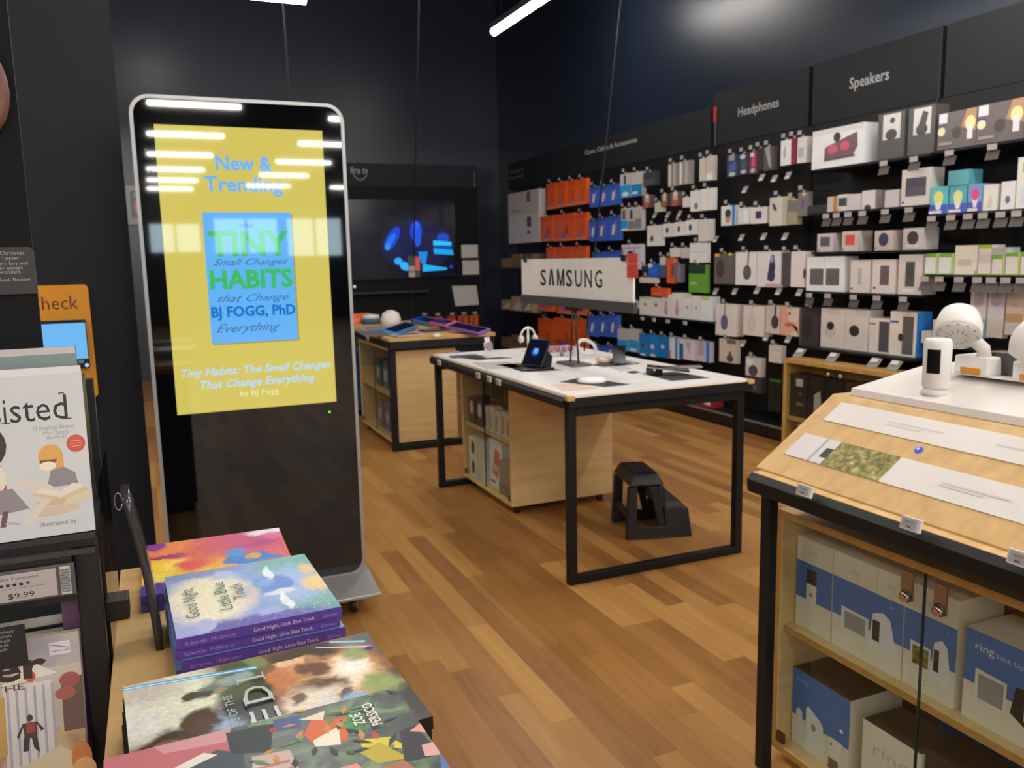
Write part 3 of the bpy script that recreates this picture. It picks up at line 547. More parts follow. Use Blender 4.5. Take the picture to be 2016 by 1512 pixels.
for i in range(4):
    zt = .9315+.0178*i
    T = lay((J1[0]-.002*(3-i), J1[1]), JL, (J2[0]-J1[0], J2[1]-J1[1]), zt)
    b_ = book('hardcover_book', ['dark hardcover with glowing streaks, lowest of its pile', 'dark hardcover with glowing streaks, second from bottom of pile', 'dark hardcover with glowing streaks, second from top of pile', 'dark hardcover with glowing streaks, topmost beside the board books'][i], T, .268, .336, .0172, '#2b2624', [('r', 0, 0, 1, 1, paint_mat(T, .268, .336, '#7d5230', JOB, .055, .11))]+jo if i == 3 else [], 'dark hardcovers with glowing streaks', spine='#0f0e0f', pages='#3a332c')
    if i == 3:
        m = MB(T); sv = mat('#b9bcb6', .3, .3)
        JT = mat('#aab4b4', .4)
        m.text('SECRETS OF THE', (.045, .212, .0032), (1,0,0), (0,1,0), .011, JT, .125); m.build('subtitle_lettering', b_); m = MB(T)
        for s_, x, w in (('J', .04, .022), ('E', .078, .036), ('D', .134, .044), ('I', .198, .006)):
            m.text(s_, (x, .165, .0032), (1,0,0), (0,1,0), .036, sv, w)
        for x in (.073, .129, .19): m.box((x, .1645, .0029), (x+.022, .1663, .0033), sv); m.box((x, .199, .0029), (x+.022, .2008, .0033), sv)
        m.build('title_lettering', b_)
# colourful picture book at the bottom edge
JUN = mottle_mat('jungle_cover', [(.3, '#1c2224'), (.45, '#333f3c'), (.58, '#4f6a48'), (.7, '#6f7f5a'), (.85, '#a8a37c')], 16, .35, 3, 1.8)
zc = [('r', 0, 0, 1, 1, JUN), ('p', [(.3,.6),(1,.62),(1,1),(.3,1)], '#b8626a'), ('p', [(.9,.62),(1,.6),(1,.85),(.93,.82)], '#c98f92'), ('p', [(.3,.8),(.7,.82),(.55,1),(.3,1)], '#8e4a5c'), ('p', [(.5,.6),(.78,.58),(.86,.66),(.75,.78),(.45,.84)], '#3a454e'), ('p', [(.4,.58),(.62,.6),(.5,.76),(.36,.74)], '#d9d2c6'), ('p', [(.82,.66),(.86,.7),(.8,.8),(.77,.76)], '#dcd5c9'),
      ('p', [(.3,.42),(.72,.44),(.74,.56),(.3,.6)], '#c9a9a2'), ('p', [(.74,.5),(.95,.46),(.97,.62),(.8,.62)], '#232d31'), ('p', [(.86,.38),(.97,.36),(.98,.46),(.88,.46)], '#3f5688'),
      ('p', [(.68,.25),(.86,.22),(.9,.34),(.8,.38),(.7,.36)], '#d2622f'), ('p', [(.66,.28),(.8,.26),(.74,.36),(.69,.36)], '#ece0d0'), ('p', [(.88,.3),(.95,.28),(.93,.38)], '#e3d6b8'), ('p', [(.72,.19),(.88,.15),(.9,.2),(.78,.25)], '#4f8f52'),
      ('p', [(.5,.08),(.62,.12),(.66,.22),(.6,.22)], '#d9c42c'), ('p', [(.44,.1),(.6,.16),(.58,.24),(.46,.2)], '#b9a628'), ('p', [(.34,.32),(.46,.3),(.45,.4),(.34,.4)], '#d9c42c'), ('p', [(.3,.22),(.5,.26),(.5,.34),(.42,.34),(.3,.28)], '#dc9088'), ('p', [(.4,.0),(.66,.02),(.64,.08),(.42,.12)], '#25272b'), ('p', [(.36,.1),(.44,.12),(.42,.24),(.36,.2)], '#a86a4a'), ('p', [(.58,.0),(.66,.0),(.62,.05)], '#e0988a'), ('p', [(.4,.0),(.5,.0),(.5,.04),(.42,.05)], '#d9a09c'), ('p', [(.3,.0),(.42,.0),(.3,.03)], '#4a6fa8'),
      ('r', .46, .36, .475, .52, '#b04a35'), ('r', .52, .4, .53, .5, '#c9c0a8'), ('e', .9, .47, .02, .012, '#b5353a'), ('e', .66, .16, .03, .012, '#b53a30')]
zc += [('r', .36+.055*k, .45, .375+.055*k, .57, '#a8746c') for k in range(6)]
for k in range(40):
    u, v = .5+.5*random.random(), .03+.5*random.random(); a = random.random()*6.3; l_ = .04+.06*random.random()
    zc.append(('p', [(u, v), (u+l_*math.cos(a)*.5-.012*math.sin(a), v+l_*math.sin(a)*.5+.012*math.cos(a)), (u+l_*math.cos(a), v+l_*math.sin(a)), (u+l_*math.cos(a)*.5+.012*math.sin(a), v+l_*math.sin(a)*.5-.012*math.cos(a))], random.choice(['#2e5a3e', '#4f8a52', '#1d2b2c', '#7a8f5c', '#c98a4a', '#223038'])))
for i in range(4):
    zt = .9325+.0185*i if i < 3 else 1.0025
    T = lay((.258, .70), (-1, -.07), (-.035, 1), zt) if i == 3 else lay((.25, .585), (-1, .05), (0, 1), zt)
    b_ = book('picture_book', ['leafy patterned picture book, lowest of the nearest pile', 'leafy patterned picture book, second from bottom of nearest pile', 'leafy patterned picture book, second from top of nearest pile', 'leafy patterned picture book, topmost of the nearest pile'][i], T, .272, .335 if i == 3 else .318, .0175, '#37424a', zc if i == 3 else [], 'leafy picture books nearest the camera', spine='#3c5d86')
    if i == 3:
        m = MB(T); m.text('ZOE', (.205, .058, .0028), (1,0,0), (0,1,0), .013, mat('#ece8e2', .4), .026, bold=.01); m.text('PERSICO', (.195, .04, .0028), (1,0,0), (0,1,0), .013, mat('#ece8e2', .4), .052, bold=.01); m.build('author_lettering', b_)
# acrylic dividers and leaning sign holder on the book table
m = MB(); m.box((-.102, 1.42, .9155), (-.0985, 1.72, 1.2), ACRYL); tag(m.build('acrylic_divider'), 'upright clear acrylic divider along the bookcase side of book table', 'divider')
m = MB(); P = []
for t in range(9):
    f = t/8; p = at_y(308+(235-308)*f, 1285+(975-1285)*f, 1.415); P.append((p.x + .006*math.sin(f*3.1), 1.415, max(.9158, p.z)))
R1 = [m.v(p) for p in P]; R2 = [m.v((p[0]+.012, p[1], p[2])) for p in P]; R3 = [m.v((p[0]+.012, p[1]+.07, p[2])) for p in P]; R4 = [m.v((p[0], p[1]+.07, p[2])) for p in P]
DKA = mat('#3a3536', .15, noise=.1)
for i in range(8):
    for A, B in ((R1, R2), (R2, R3), (R3, R4), (R4, R1)): m.face([A[i], B[i], B[i+1], A[i+1]], DKA, True)
m.face([R1[8], R2[8], R3[8], R4[8]], DKA); m.face([R1[0], R4[0], R3[0], R2[0]], DKA)
lp = at_y(233, 985, 1.42); m.tube([(lp.x+.009*math.cos(a*.5)*.6, 1.412, lp.z+.014*math.sin(a*.5)) for a in range(13)], .001, mat('#8c8c8c', .3, .8), 5)
tag(m.build('sign_holder'), 'dark leaning strip sign holder standing on the book table', 'sign holder')
m = MB(); p = at_z(232, 1222, .915); m.box((p.x-.017, p.y, .9155), (p.x+.02, p.y+.05, .952), mat('#2b2626', .5)); tag(m.build('book_stop', None, None, .002), 'small black book stop block on the bare birch tabletop', 'book stop')
# ------------------------------------------------------------------ display tables
def table_frame(t, x0, x1, y0, y1, h, s=.042):
    """black steel hoop at either end: two posts and a floor bar each, rails under the top"""
    for yy in (y0, y1-s):
        for xx in (x0, x1-s): MB().box((xx, yy, 0), (xx+s, yy+s, h), BLKM).build('post', t, None, .003)
        MB().box((x0+s, yy, 0), (x1-s, yy+s, s), BLKM).build('floor_bar', t, None, .003)
    for yy in (y0, y1-s): MB().box((x0+s, yy, h-.05), (x1-s, yy+s, h), BLKM).build('end_rail', t, None, .003)
def tag_chip(name, c, label, grp, n=(-1,0,0), w=.055, h=.032):
    """electronic price label clipped to a rail that faces n"""
    t = thing(name, label, 'price tag', c, grp); c = Vector(c); n = Vector(n).normalized(); x = Vector((0,0,1)).cross(n).normalized(); y = n.cross(x)
    T = Matrix(((x.x, y.x, n.x, c.x), (x.y, y.y, n.y, c.y), (x.z, y.z, n.z, c.z), (0,0,0,1)))
    m = MB(T); m.box((-w/2, -h/2, 0), (w/2, h/2, .008), mat('#d5d0cc', .4)); m.build('frame', t, None, .001)
    m = MB(T); m.art((-w*.43, -h*.38, .0082), (w*.76, 0, 0), (0, h*.76, 0), [('r', 0, 0, 1, 1, '#aba4a1'), ('r', .2, .65, .8, .73, '#6c6665'), ('r', .3, .45, .7, .5, '#8a8482'), ('r', .35, .15, .65, .3, '#55504f')]); m.build('display', t)
    return t
# --- white topped table in the middle
TX0, TX1, TY0, TY1 = 1.7057, 2.745, 3.32, 5.333
wt = thing('display_table', 'white topped display table with black hoop legs in the middle', 'table', ((TX0+TX1)/2, (TY0+TY1)/2, 0), 'display tables with black hoop frames')
table_frame(wt, TX0+.012, TX1-.025, TY0+.03, TY1-.02, .862)
m = MB(); m.box((TX0, TY0, .893), (TX1, TY1, .905), BIRCH, f=BLKM, l=BLKM); m.build('tabletop', wt)
m = MB(); m.box((TX0+.012, TY0+.012, .9052), (TX1-.012, TY1-.012, .915), mat('#ebe6e2', .35)); m.build('white_top', wt)
MB().box((TX0+.0, TY0, .862), (TX1, TY0+.04, .893), BLKM).build('edge_rail', wt)
m = MB(); m.prism([(TX0-.012, TY0+.035, .855), (TX0-.016, TY0+.035, .888), (TX0+.006, TY0+.035, .906), (TX0+.03, TY0+.035, .893), (TX0+.03, TY0+.035, .855)], (0, TY1-TY0-.04, 0), BLKM); m.build('price_rail', wt)
MB().box((TX1-.03, TY0+.035, .862), (TX1, TY1, .893), BLKM).build('edge_rail', wt)
for i, (x, y) in enumerate(((TX0+.012, TY0+.008), (TX1-.012, TY0+.008))): MB().box((x-.018, y-.012, .893), (x+.018, y+.02, .914), BIRCH).build('corner_block', wt)
for i, y in enumerate((5.113, 4.414, 4.243, 4.111)):
    tag_chip('shelf_price_tag', (TX0-.0145, y, .882), ['pale price tag near the far end of the white table rail', 'pale price tag, second along the white table rail', 'pale price tag, third along the white table rail', 'pale price tag nearest the camera on the white table rail'][i], 'price tags on the white table rail')
# printed mats on the white top
MZ = .9152
def mat_on(us, mt, label, z=.9155):
    P = [at_z(u, v, z) for u, v in us]; c = sum(P, Vector())/len(P)
    m = MB(); m.prism([(p.x, p.y, z-.0003) for p in P], (0, 0, .0009), mt); return tag(m.build('printed_mat', None, (c.x, c.y, z-.0003)), label, 'mat', 'printed mats on the white table')
DM, GM = mat('#2a2729', .5), mat('#b9b2ae', .5)
mat_on([(885, 702), (950, 700), (1010, 705), (940, 709)], DM, 'dark printed mat at far corner of the white table')
mat_on([(930, 714), (1000, 712), (1030, 724), (958, 727)], GM, 'pale grey printed mat left of the black tablet')
mat_on([(975, 718), (1022, 715), (1108, 729), (1040, 732)], DM, 'dark printed mat under the black tablet')
mat_on([(1102, 752), (1150, 742), (1240, 757), (1190, 762)], DM, 'dark printed mat under the white puck')
mat_on([(1085, 757), (1130, 755), (1180, 765), (1110, 770)], mat('#d9b9a6', .5), 'peach printed mat near the front corner of white table')
mat_on([(1262, 735), (1330, 732), (1398, 744), (1322, 750)], DM, 'dark printed mat at near right of the white table')
mat_on([(1160, 718), (1235, 710), (1262, 716), (1190, 723)], DM, 'dark printed mat under the angled phone')
mat_on([(1232, 732), (1250, 730), (1262, 733), (1244, 736)], DM, 'small dark printed mat in front of the puck')
mat_on([(1196, 722), (1222, 718), (1246, 726), (1222, 731)], GM, 'small grey printed mat beside the phone')
# tablet on wedge stand
tb = thing('tablet', 'black tablet propped on a stand on the white table', 'tablet', (2.0, 4.2, .916))
c = at_z(1052, 727, .916)
def wedge(name, root, o, w, d, h, lean, mt):
    x, y, z = o; m = MB(); m.prism([(x-w/2, y, z), (x-w/2, y+d, z), (x-w/2, y+d*.75, z+h)], (w, 0, 0), mt); return m.build(name, root)
T = frame((c.x-.05, c.y+.07, .9345), (.38, -.92, 0), (.5, .2, 1))
m = MB(T); m.box((-.005, .0, -.012), (.155, .17, 0), BLK); m.build('body', tb, None, .004)
m = MB(T); m.art((.003, .008, .0003), (.144, 0, 0), (0, .154, 0), [('r', 0, 0, 1, 1, mat('#0b1226', .08, emit=.6)), ('e', .5, .52, .2, .16, mat('#1d4fc4', .1, emit=.9)), ('r', .4, .45, .62, .66, mat('#7db4ff', .1, emit=.9))]); m.build('screen', tb)
m = MB(T); m.prism([(.0, .02, -.013), (.15, .02, -.013), (.13, .12, -.013), (.02, .12, -.013)], (0, -.02, -.075), BLK); m.build('stand', tb)
m = MB(); m.box((c.x-.1, c.y-.055, .9165), (c.x+.1, c.y+.07, .926), BLK); m.build('base', tb, None, .003)
# watch on white stand, purple phone, headphones, acrylic box, etc
p = at_z(967, 704, .916); r = thing('smart_watch', 'pale watch on a clear tilted stand at the far corner of white table', 'watch', p)
T = frame((p.x-.04, p.y, .918), (1, .1, 0), (-.1, .3, 1)); m = MB(T); m.box((.012, .02, -.02), (.07, .1, -.008), mat('#d8cdd2', .3)); m.box((.022, .09, -.016), (.06, .135, -.01), mat('#e8e2e4', .4)); m.build('strap', r, None, .003)
m = MB(T); m.lathe([(.026, -.008), (.026, .004), (.022, .006)], (.041, .075, 0), mat('#9c8f98', .3), 18, (0,0,1)); m.build('case', r)
MB().box((p.x-.045, p.y-.03, .9165), (p.x+.045, p.y+.04, .928), mat('#e4dfe0', .3)).build('base', r, None, .004)
p = at_z(908, 703, .9165); m = MB(); m.box((p.x-.07, p.y-.04, .9165), (p.x+.11, p.y+.04, .926), mat('#4f4660', .3)); tag(m.build('phone', None, None, .003), 'purple-grey phone lying flat by the far left corner of table', 'phone')
p = at_z(897, 694, .9165); p.y = min(p.y, 5.29); m = MB(); m.lathe([(.018, 0), (.02, .006), (.015, .012)], p, mat('#b9a8e8', .3, emit=.5), 14); tag(m.build('charging_puck'), 'tiny lilac glowing puck at the far edge of white table', 'puck')
def headphones(root, c, r, w, colr, tilt=0.):
    m = MB(); m.tube([(c.x + r*math.cos(a)*.95, c.y, c.z + r*math.sin(a)*1.15) for a in [math.pi*k/12 for k in range(13)]], w*.4, colr, 8); m.build('headband', root)
    for s_ in (-1, 1):
        m = MB(); m.lathe([(w*1.3, -.012), (w*1.5, 0), (w*1.2, .014)], (c.x+s_*r*.93, c.y, c.z-.012), colr, 16, (1, 0, 0)); m.build('ear_cup', root)
p = at_z(1040, 692, .916); r = thing('headphones', 'silver over-ear headphones standing on the far side of white table', 'headphones', p)
headphones(r, Vector((p.x, p.y, 1.015)), .055, .017, mat('#d9d4d2', .3, .2)); MB().box((p.x-.03, p.y-.03, .9165), (p.x+.03, p.y+.03, .93), WHT).build('stand_base', r); MB().box((p.x-.005, p.y-.005, .93), (p.x+.005, p.y+.005, 1.075), WHT).build('stand_post', r)
for i, (u0, u1, v) in enumerate([(1083, 1106, 703), (1110, 1137, 702)]):
    a, b = at_z(u0, v, .916), at_z(u1, v, .916); r = thing('display_case', ['clear box of rosy earbuds left of the sign rods', 'clear box of rosy earbuds just behind the sign rods'][i], 'display case', (a+b)/2, 'clear boxes of earbuds on the white table')
    x0, x1, y0 = a.x, b.x+.015, a.y
    MB().box((x0, y0, .9165), (x1, y0+.12, 1.02), ACRYL).build('cover', r); MB().box((x0+.004, y0+.004, .917), (x1-.004, y0+.116, .94), mat('#d9cfcf', .4)).build('base', r)
    for k in (0, 1):
        m = MB(); cx = x0+.03+k*.045; m.lathe([(.006, 0), (.02, .012), (.016, .035), (.004, .04)], (cx, y0+.05, .941), mat('#c9788a', .35), 12); m.build('earbud', r)
p = at_z(1155, 705, .916); r = thing('fitness_band', 'pale coiled fitness band on tall stand right of the sign rods', 'wearable', p)
m = MB(); T = frame((p.x, p.y, .98), (1, .2, .5), (0, 1, 0)); R = []
for k in range(15): a = 2*math.pi*k/15; R.append((p.x+.06*math.cos(a)+.02*math.sin(a), p.y, .985+.035*math.sin(a)-.03*math.cos(a)))
m.tube(R+[R[0]], .011, mat('#d8d6d2', .3), 8); m.build('strap', r); MB().lathe([(.022, 0), (.02, .006), (.006, .01), (.006, .05)], (p.x, p.y, .9165), WHT, 14).build('stand', r)
p = at_z(1212, 716, .916); r = thing('phone', 'dark phone leaning on a stand beside the pale disc', 'phone', p)
T = frame((p.x-.035, p.y-.02, .9215), (.8, -.6, 0), (.2, .35, 1)); MB(T).box((0, 0, -.009), (.075, .11, 0), mat('#1c1b1e', .15)).build('body', r, None, .003); MB(T).prism([(.02, .0, -.01), (.055, .0, -.01), (.055, .08, -.01), (.02, .08, -.01)], (0, -.01, -.05), BLK).build('stand', r)
m = MB(); m.lathe([(.0, 0), (.045, 0), (.05, .02), (.035, .032), (.0, .034)], at_z(1190, 714, .9165), mat('#cdb89e', .4), 18); tag(m.build('charging_stand'), 'pale beige disc charger behind the leaning phone', 'charger')
m = MB(); q = at_z(1175, 712, .917); m.tube([q, q+Vector((.06, -.06, .012)), q+Vector((.12, -.14, .004)), q+Vector((.13, -.22, .003))], .0035, WHT, 6); tag(m.build('cable'), 'thin white cable lying behind the sign rods', 'cable')
p = at_z(1288, 737, .916); r = thing('phone_holder', 'black clamp holder with a dark phone laid across it', 'phone holder', p)
MB().box((p.x-.035, p.y-.03, .9165), (p.x+.035, p.y+.03, .955), BLK).build('block', r, None, .006); m = MB(frame((p.x-.06, p.y-.03, .962), (1, -.55, -.12), (.5, 1, .1))); m.box((0, 0, -.008), (.22, .075, 0), mat('#151516', .1)); m.build('phone_body', r, None, .003)
m = MB(); m.lathe([(.008, 0), (.007, .003)], (p.x-.02, p.y-.032, .946), mat('#cfd6d6', .2, emit=.6), 10, (0,-1,0)); m.build('indicator', r)
p = at_z(1165, 752, .9165); m = MB(); m.lathe([(.07, 0), (.075, .006), (.065, .022), (.03, .028), (.0, .028)], p, mat('#efeae6', .3), 24); tag(m.build('charging_puck'), 'round white charging puck near the front corner of white table', 'puck')
p = at_z(1325, 722, .9165); m = MB(frame((p.x-.1, p.y-.05, .918), (1, -.5, 0), (.5, 1, 0))); m.box((0, 0, 0), (.22, .07, .008), mat('#8f7f80', .3)); tag(m.build('phone', None, None, .003), 'mauve phone lying flat behind the black clamp holder', 'phone')
# sign standing along the table
SX = 2.25; sg = thing('table_sign', 'white brand sign with black capitals standing above the white table', 'sign', (SX, 4.32, .916))
MB().box((SX-.006, 3.645, 1.305), (SX+.006, 5.02, 1.532), mat('#e3dcd6', .45)).build('sign_board', sg)
MB().box((SX-.012, 3.63, 1.25), (SX+.012, 5.035, 1.305), mat('#4a4648', .4)).build('holder_rail', sg)
m = MB(); LT = mat('#2b2829', .5); ya, yb = 4.735, 3.925; names = 'SAMSUNG'; n = len(names); w = (ya-yb)/n
for i, ch in enumerate(names):
    y = ya - i*w; ww = w*.72 if ch != 'M' else w*.84; zz = 1.372; hh = .098
    if ch == 'A':       # the crossbar-less A
        for s_ in (-1, 1):
            a = y-ww/2; m.prism([(SX-.0066, a-s_*ww/2, zz), (SX-.0066, a-s_*(ww/2-.028), zz), (SX-.0066, a+s_*.004, zz+hh), (SX-.0066, a-s_*.014, zz+hh)], (.0003, 0, 0), LT)
    elif ch == 'M':
        a = y; b = y-ww; k = .023; X = SX-.0066
        for pts in ([(a, zz), (a-k, zz), (a-k, zz+hh), (a, zz+hh)], [(b+k, zz), (b, zz), (b, zz+hh), (b+k, zz+hh)], [(a-k, zz+hh), (a-k, zz+hh*.62), ((a+b)/2+.008, zz), ((a+b)/2, zz), ((a+b)/2, zz+hh*.3)], [(b+k, zz+hh), (b+k, zz+hh*.62), ((a+b)/2-.008, zz), ((a+b)/2, zz), ((a+b)/2, zz+hh*.3)]):
            m.prism([(X, p[0], p[1]) for p in pts], (.0003, 0, 0), LT)
    else: m.text(ch, (SX-.0066, y, zz), (0,-1,0), (0,0,1), hh, LT, ww, bold=.014)
m.build('lettering', sg)
for y in (3.73, 4.95): MB().box((SX-.016, y-.02, 1.515), (SX+.012, y+.02, 1.545), BLK).build('clip', sg)
for s_ in (-1, 1): MB().tube([(SX, 4.3+s_*.05, .93), (SX, 4.3+s_*.012, 1.255)], .006, BLK, 8).build('rod', sg)
MB().box((SX-.06, 4.2, .9165), (SX+.06, 4.42, .93), mat('#55504f', .4)).build('foot_plate', sg, None, .003); MB().box((SX-.016, 4.22, 1.235), (SX+.016, 4.38, 1.252), BLK).build('clamp', sg)
def red_tag(c, w, h, label, ax='x'):
    m = MB(); m.box((c[0]-.002, c[1]-w/2, c[2]-h), (c[0]+.002, c[1]+w/2, c[2]), mat('#c8453c', .5)); m.box((c[0]-.0024, c[1]-w/2, c[2]-h*.45), (c[0]-.002, c[1]+w/2, c[2]-h*.42), mat('#e08a80', .5))
    return tag(m.build('sale_tag'), label, 'tag', 'small red sale tags')
a = at_x(1245, 503, SX-.02); red_tag((SX-.02, a.y, a.z+.01), .1, .12, 'red sale tag hung on the right end of the white sign')
# cabinet under the white table
def cabinet(name, label, x0, x1, y0, y1, z0, z1, shelf_z, wood, doors=True, t=.02, seam=None, locks=True, edge=None, feet=True, grp=None):
    """birch cabinet whose glass doors face -x"""
    r = thing(name, label, 'cabinet', ((x0+x1)/2, (y0+y1)/2, 0 if feet else z0), grp); e = edge or wood
    for yy in (y0, y1-t): MB().box((x0, yy, z0), (x1, yy+t, z1), wood, l=e).build('side_panel', r)
    MB().box((x0, y0+t, z1-t), (x1, y1-t, z1), wood, l=e).build('top_panel', r); MB().box((x0, y0+t, z0), (x1, y1-t, z0+t), wood, l=e).build('bottom_panel', r)
    MB().box((x1-.01, y0+t, z0+t), (x1, y1-t, z1-t), wood).build('back_panel', r); MB().box((x0+.02, y0+t, shelf_z-t), (x1-.01, y1-t, shelf_z), wood, l=e).build('shelf', r)
    if feet:
        for yy in (y0+.06, y1-.06):
            for xx in (x0+.06, x1-.06): MB().lathe([(.02, 0), (.022, .005), (.022, z0)], (xx, yy, 0), BLK, 14).build('foot', r)
    if doors:
        s = seam or (y0+y1)/2
        for k, (a, b) in enumerate(((s+.0015, y1-t-.002), (y0+t+.002, s-.0015))):
            d = MB().box((x0+.003, a, z0+t+.002), (x0+.008, b, z1-t-.004), GLASS).build('glass_door', r)
            if locks:
                yl = s+.045 if k == 0 else s-.05; m = MB(); m.box((x0-.004, yl-.017, z1-t-.085), (x0+.002, yl+.017, z1-t-.012), mat('#a08c84', .2, .75)); m.lathe([(.017, 0), (.012, .012), (.006, .014)], (x0-.004, yl, z1-t-.075), mat('#c9b3a6', .15, .9), 16, (-1,0,0)); m.build('door_lock', d)
        MB().box((x0+.002, s-.002, z0+t), (x0+.009, s+.002, z1-t-.004), mat('#12302c', .2)).build('door_seal', r)
        for yy in (y1-t-.03, y0+t+.0): MB().box((x0-.001, yy, z0+t+.01), (x0+.01, yy+.03, z0+t+.04), mat('#6b4a2c', .25, .7)).build('hinge', r)
    return r
CX = 1.905
cabinet('display_cabinet', 'birch cabinet on feet under the white table with packed shelves', CX, 2.6, 4.47, 5.45-.14, .055, .80, .445, BIRCH_LIT, locks=False, seam=4.9, grp='birch display cabinets')
def br(c, k=1.45):
    """lighten a printed colour"""
    if not (isinstance(c, str) and c.startswith('#')): return c
    return '#%02x%02x%02x' % tuple(round(255*((1.055*x**(1/2.4)-.055) if x > .0031 else 12.92*x)) for x in (min(.86, v*k*w) for v, w in zip(lin(c), (.97, 1., 1.05))))
def prod(name, label, cat, a, b, base, face='l', ops=(), grp=None, lift=.0004, fm=None, hang=None, hname=None):
    """boxed product from a to b; face l = towards -x, f = towards -y"""
    x0, y0, z0 = [min(p, q) for p, q in zip(a, b)]; x1, y1, z1 = [max(p, q) for p, q in zip(a, b)]
    base = br(base); ops = [tuple(br(e) for e in o) for o in ops]; fm = {k: br(v) for k, v in (fm or {}).items()}
    m = MB(); bm_ = mat(base, .4) if isinstance(base, str) else base
    m.box((x0, y0, z0), (x1, y1, z1), bm_, **{k: (mat(v, .4) if isinstance(v, str) else v) for k, v in (fm or {}).items()})
    if face == 'l': m.art((x0, y1, z0), (0, -(y1-y0), 0), (0, 0, z1-z0), ops, lift)
    else: m.art((x0, y0, z0), (x1-x0, 0, 0), (0, 0, z1-z0), ops, lift)
    if hang: hang(m, x0, x1, y0, y1, z0, z1)
    o = m.build(name, None, ((x0+x1)/2, (y0+y1)/2, z0))
    return tag(o, label, cat, grp)
G_ = 'packs inside the cabinet under the white table'
for i, y in enumerate((5.2, 5.05)):
    prod('boxed_device', ['dark navy box with pale round label, far end of upper shelf under white table', 'dark navy box with pale round label, second on that upper shelf'][i], 'box', (CX+.03, y-.06, .4455), (CX+.16, y+.06, .62), '#2b2833', 'l', [('e', .5, .62, .3, .27, '#cfc3b0')], G_)
for i, y in enumerate((4.93, 4.84, 4.74, 4.64, 4.56)):
    prod('device_case_pack', 'clear hanging case pack, %s in the upper row under white table' % ORD[i], 'pack', (CX+.03, y-.04, .4455), (CX+.09, y+.04, .6+.01*(i%2)), '#c9b9a4', 'l', [('r', .2, .15, .45, .8, '#8b7360'), ('e', .5, .93, .1, .06, '#e5dccf')], G_)
prod('boxed_device', 'long dark box behind the clear packs under the white table', 'box', (CX+.2, 4.52, .4455), (CX+.3, 5.26, .74), '#211d20', 'l', [('r', .3, .5, .36, .8, '#6a6264')], G_)
for i in range(2): prod('boxed_headphones', ['white box with dark earcup picture, lower of the two stacked', 'white box with dark earcup picture, upper of the two stacked'][i], 'box', (CX+.03, 5.02, .0755+.135*i), (CX+.2, 5.27, .208+.135*i), '#d6c9b6', 'l', [('e', .3, .5, .13, .36, '#2b2326'), ('p', [(.24,.15),(.34,.2),(.34,.6)], '#4a3f44'), ('r', .55, 0, 1, 1, '#c4b39c')], G_)
prod('phone_box', 'tall white box with a red phone on the lower shelf', 'box', (CX+.06, 4.76, .0755), (CX+.16, 4.97, .385), '#d9cec2', 'l', [('p', [(.25,.3),(.62,.2),(.85,.78),(.45,.82)], '#c4584f'), ('e', .5, .42, .13, .08, '#e8b8a8'), ('r', .1, .08, .5, .12, '#35486a')], G_)
prod('storage_box', 'grey-brown patterned box at near end of the lower shelf', 'box', (CX+.03, 4.51, .0755), (CX+.22, 4.74, .29), '#8f7c6a', 'l', [('r', 0, 0, 1, .3, '#6f5f50'), ('r', .02, .08, .98, .11, '#a8957f'), ('r', .02, .18, .98, .2, '#a8957f')], G_)
# --- wooden table of tablets behind
bt2 = thing('display_table', 'birch topped display table of kids tablets behind the white table', 'table', (2.16, 7.4, 0), 'display tables with black hoop frames')
QX0, QX1, QY0, QY1 = 1.707, 2.62, 6.42, 8.3
table_frame(bt2, QX0+.02, QX1-.03, QY0+.06, QY1-.02, .872, .05)
MB().box((QX0, QY0, .905), (QX1, QY1, .932), BIRCH).build('tabletop', bt2)
MB().box((QX0+.01, QY0+.005, .845), (QX1-.01, QY0+.05, .905), BLKM).build('edge_rail', bt2)
m = MB(); m.prism([(QX0-.012, QY0+.05, .865), (QX0-.016, QY0+.05, .895), (QX0+.006, QY0+.05, .912), (QX0+.03, QY0+.05, .905), (QX0+.03, QY0+.05, .865)], (0, 1.8, 0), BLKM); m.build('price_rail', bt2)
tag_chip('shelf_price_tag', (QX0-.0145, 7.05, .885), 'pale price tag on the front rail of the wooden tablet table', None)
cabinet('display_cabinet', 'birch cabinet with a plain end panel under the tablet table', QX0+.03, 2.3, QY0+.105, 7.6, .06, .84, .45, BIRCH_LIT, locks=False, grp='birch display cabinets')
for i, (y, z, c) in enumerate([(6.75, .4505, '#2f6d86'), (6.95, .4505, '#355a72'), (7.2, .4505, '#274a5c'), (6.72, .0805, '#8a6f86'), (6.95, .0805, '#5c5684'), (7.2, .0805, '#6f6a72')]):
    prod('boxed_tablet', ['teal box nearest on the upper shelf under the tablet table', 'slate blue box second on the upper shelf under tablet table', 'dark teal box third on the upper shelf under tablet table', 'mauve box nearest on the lower shelf under tablet table', 'violet box second on the lower shelf under tablet table', 'grey box third on the lower shelf under tablet table'][i], 'box', (QX0+.1, y-.08, z), (QX0+.2, y+.08, z+.24), c, 'l', [('r', .2, .3, .8, .7, '#9fb0b8')], 'boxes under the tablet table')
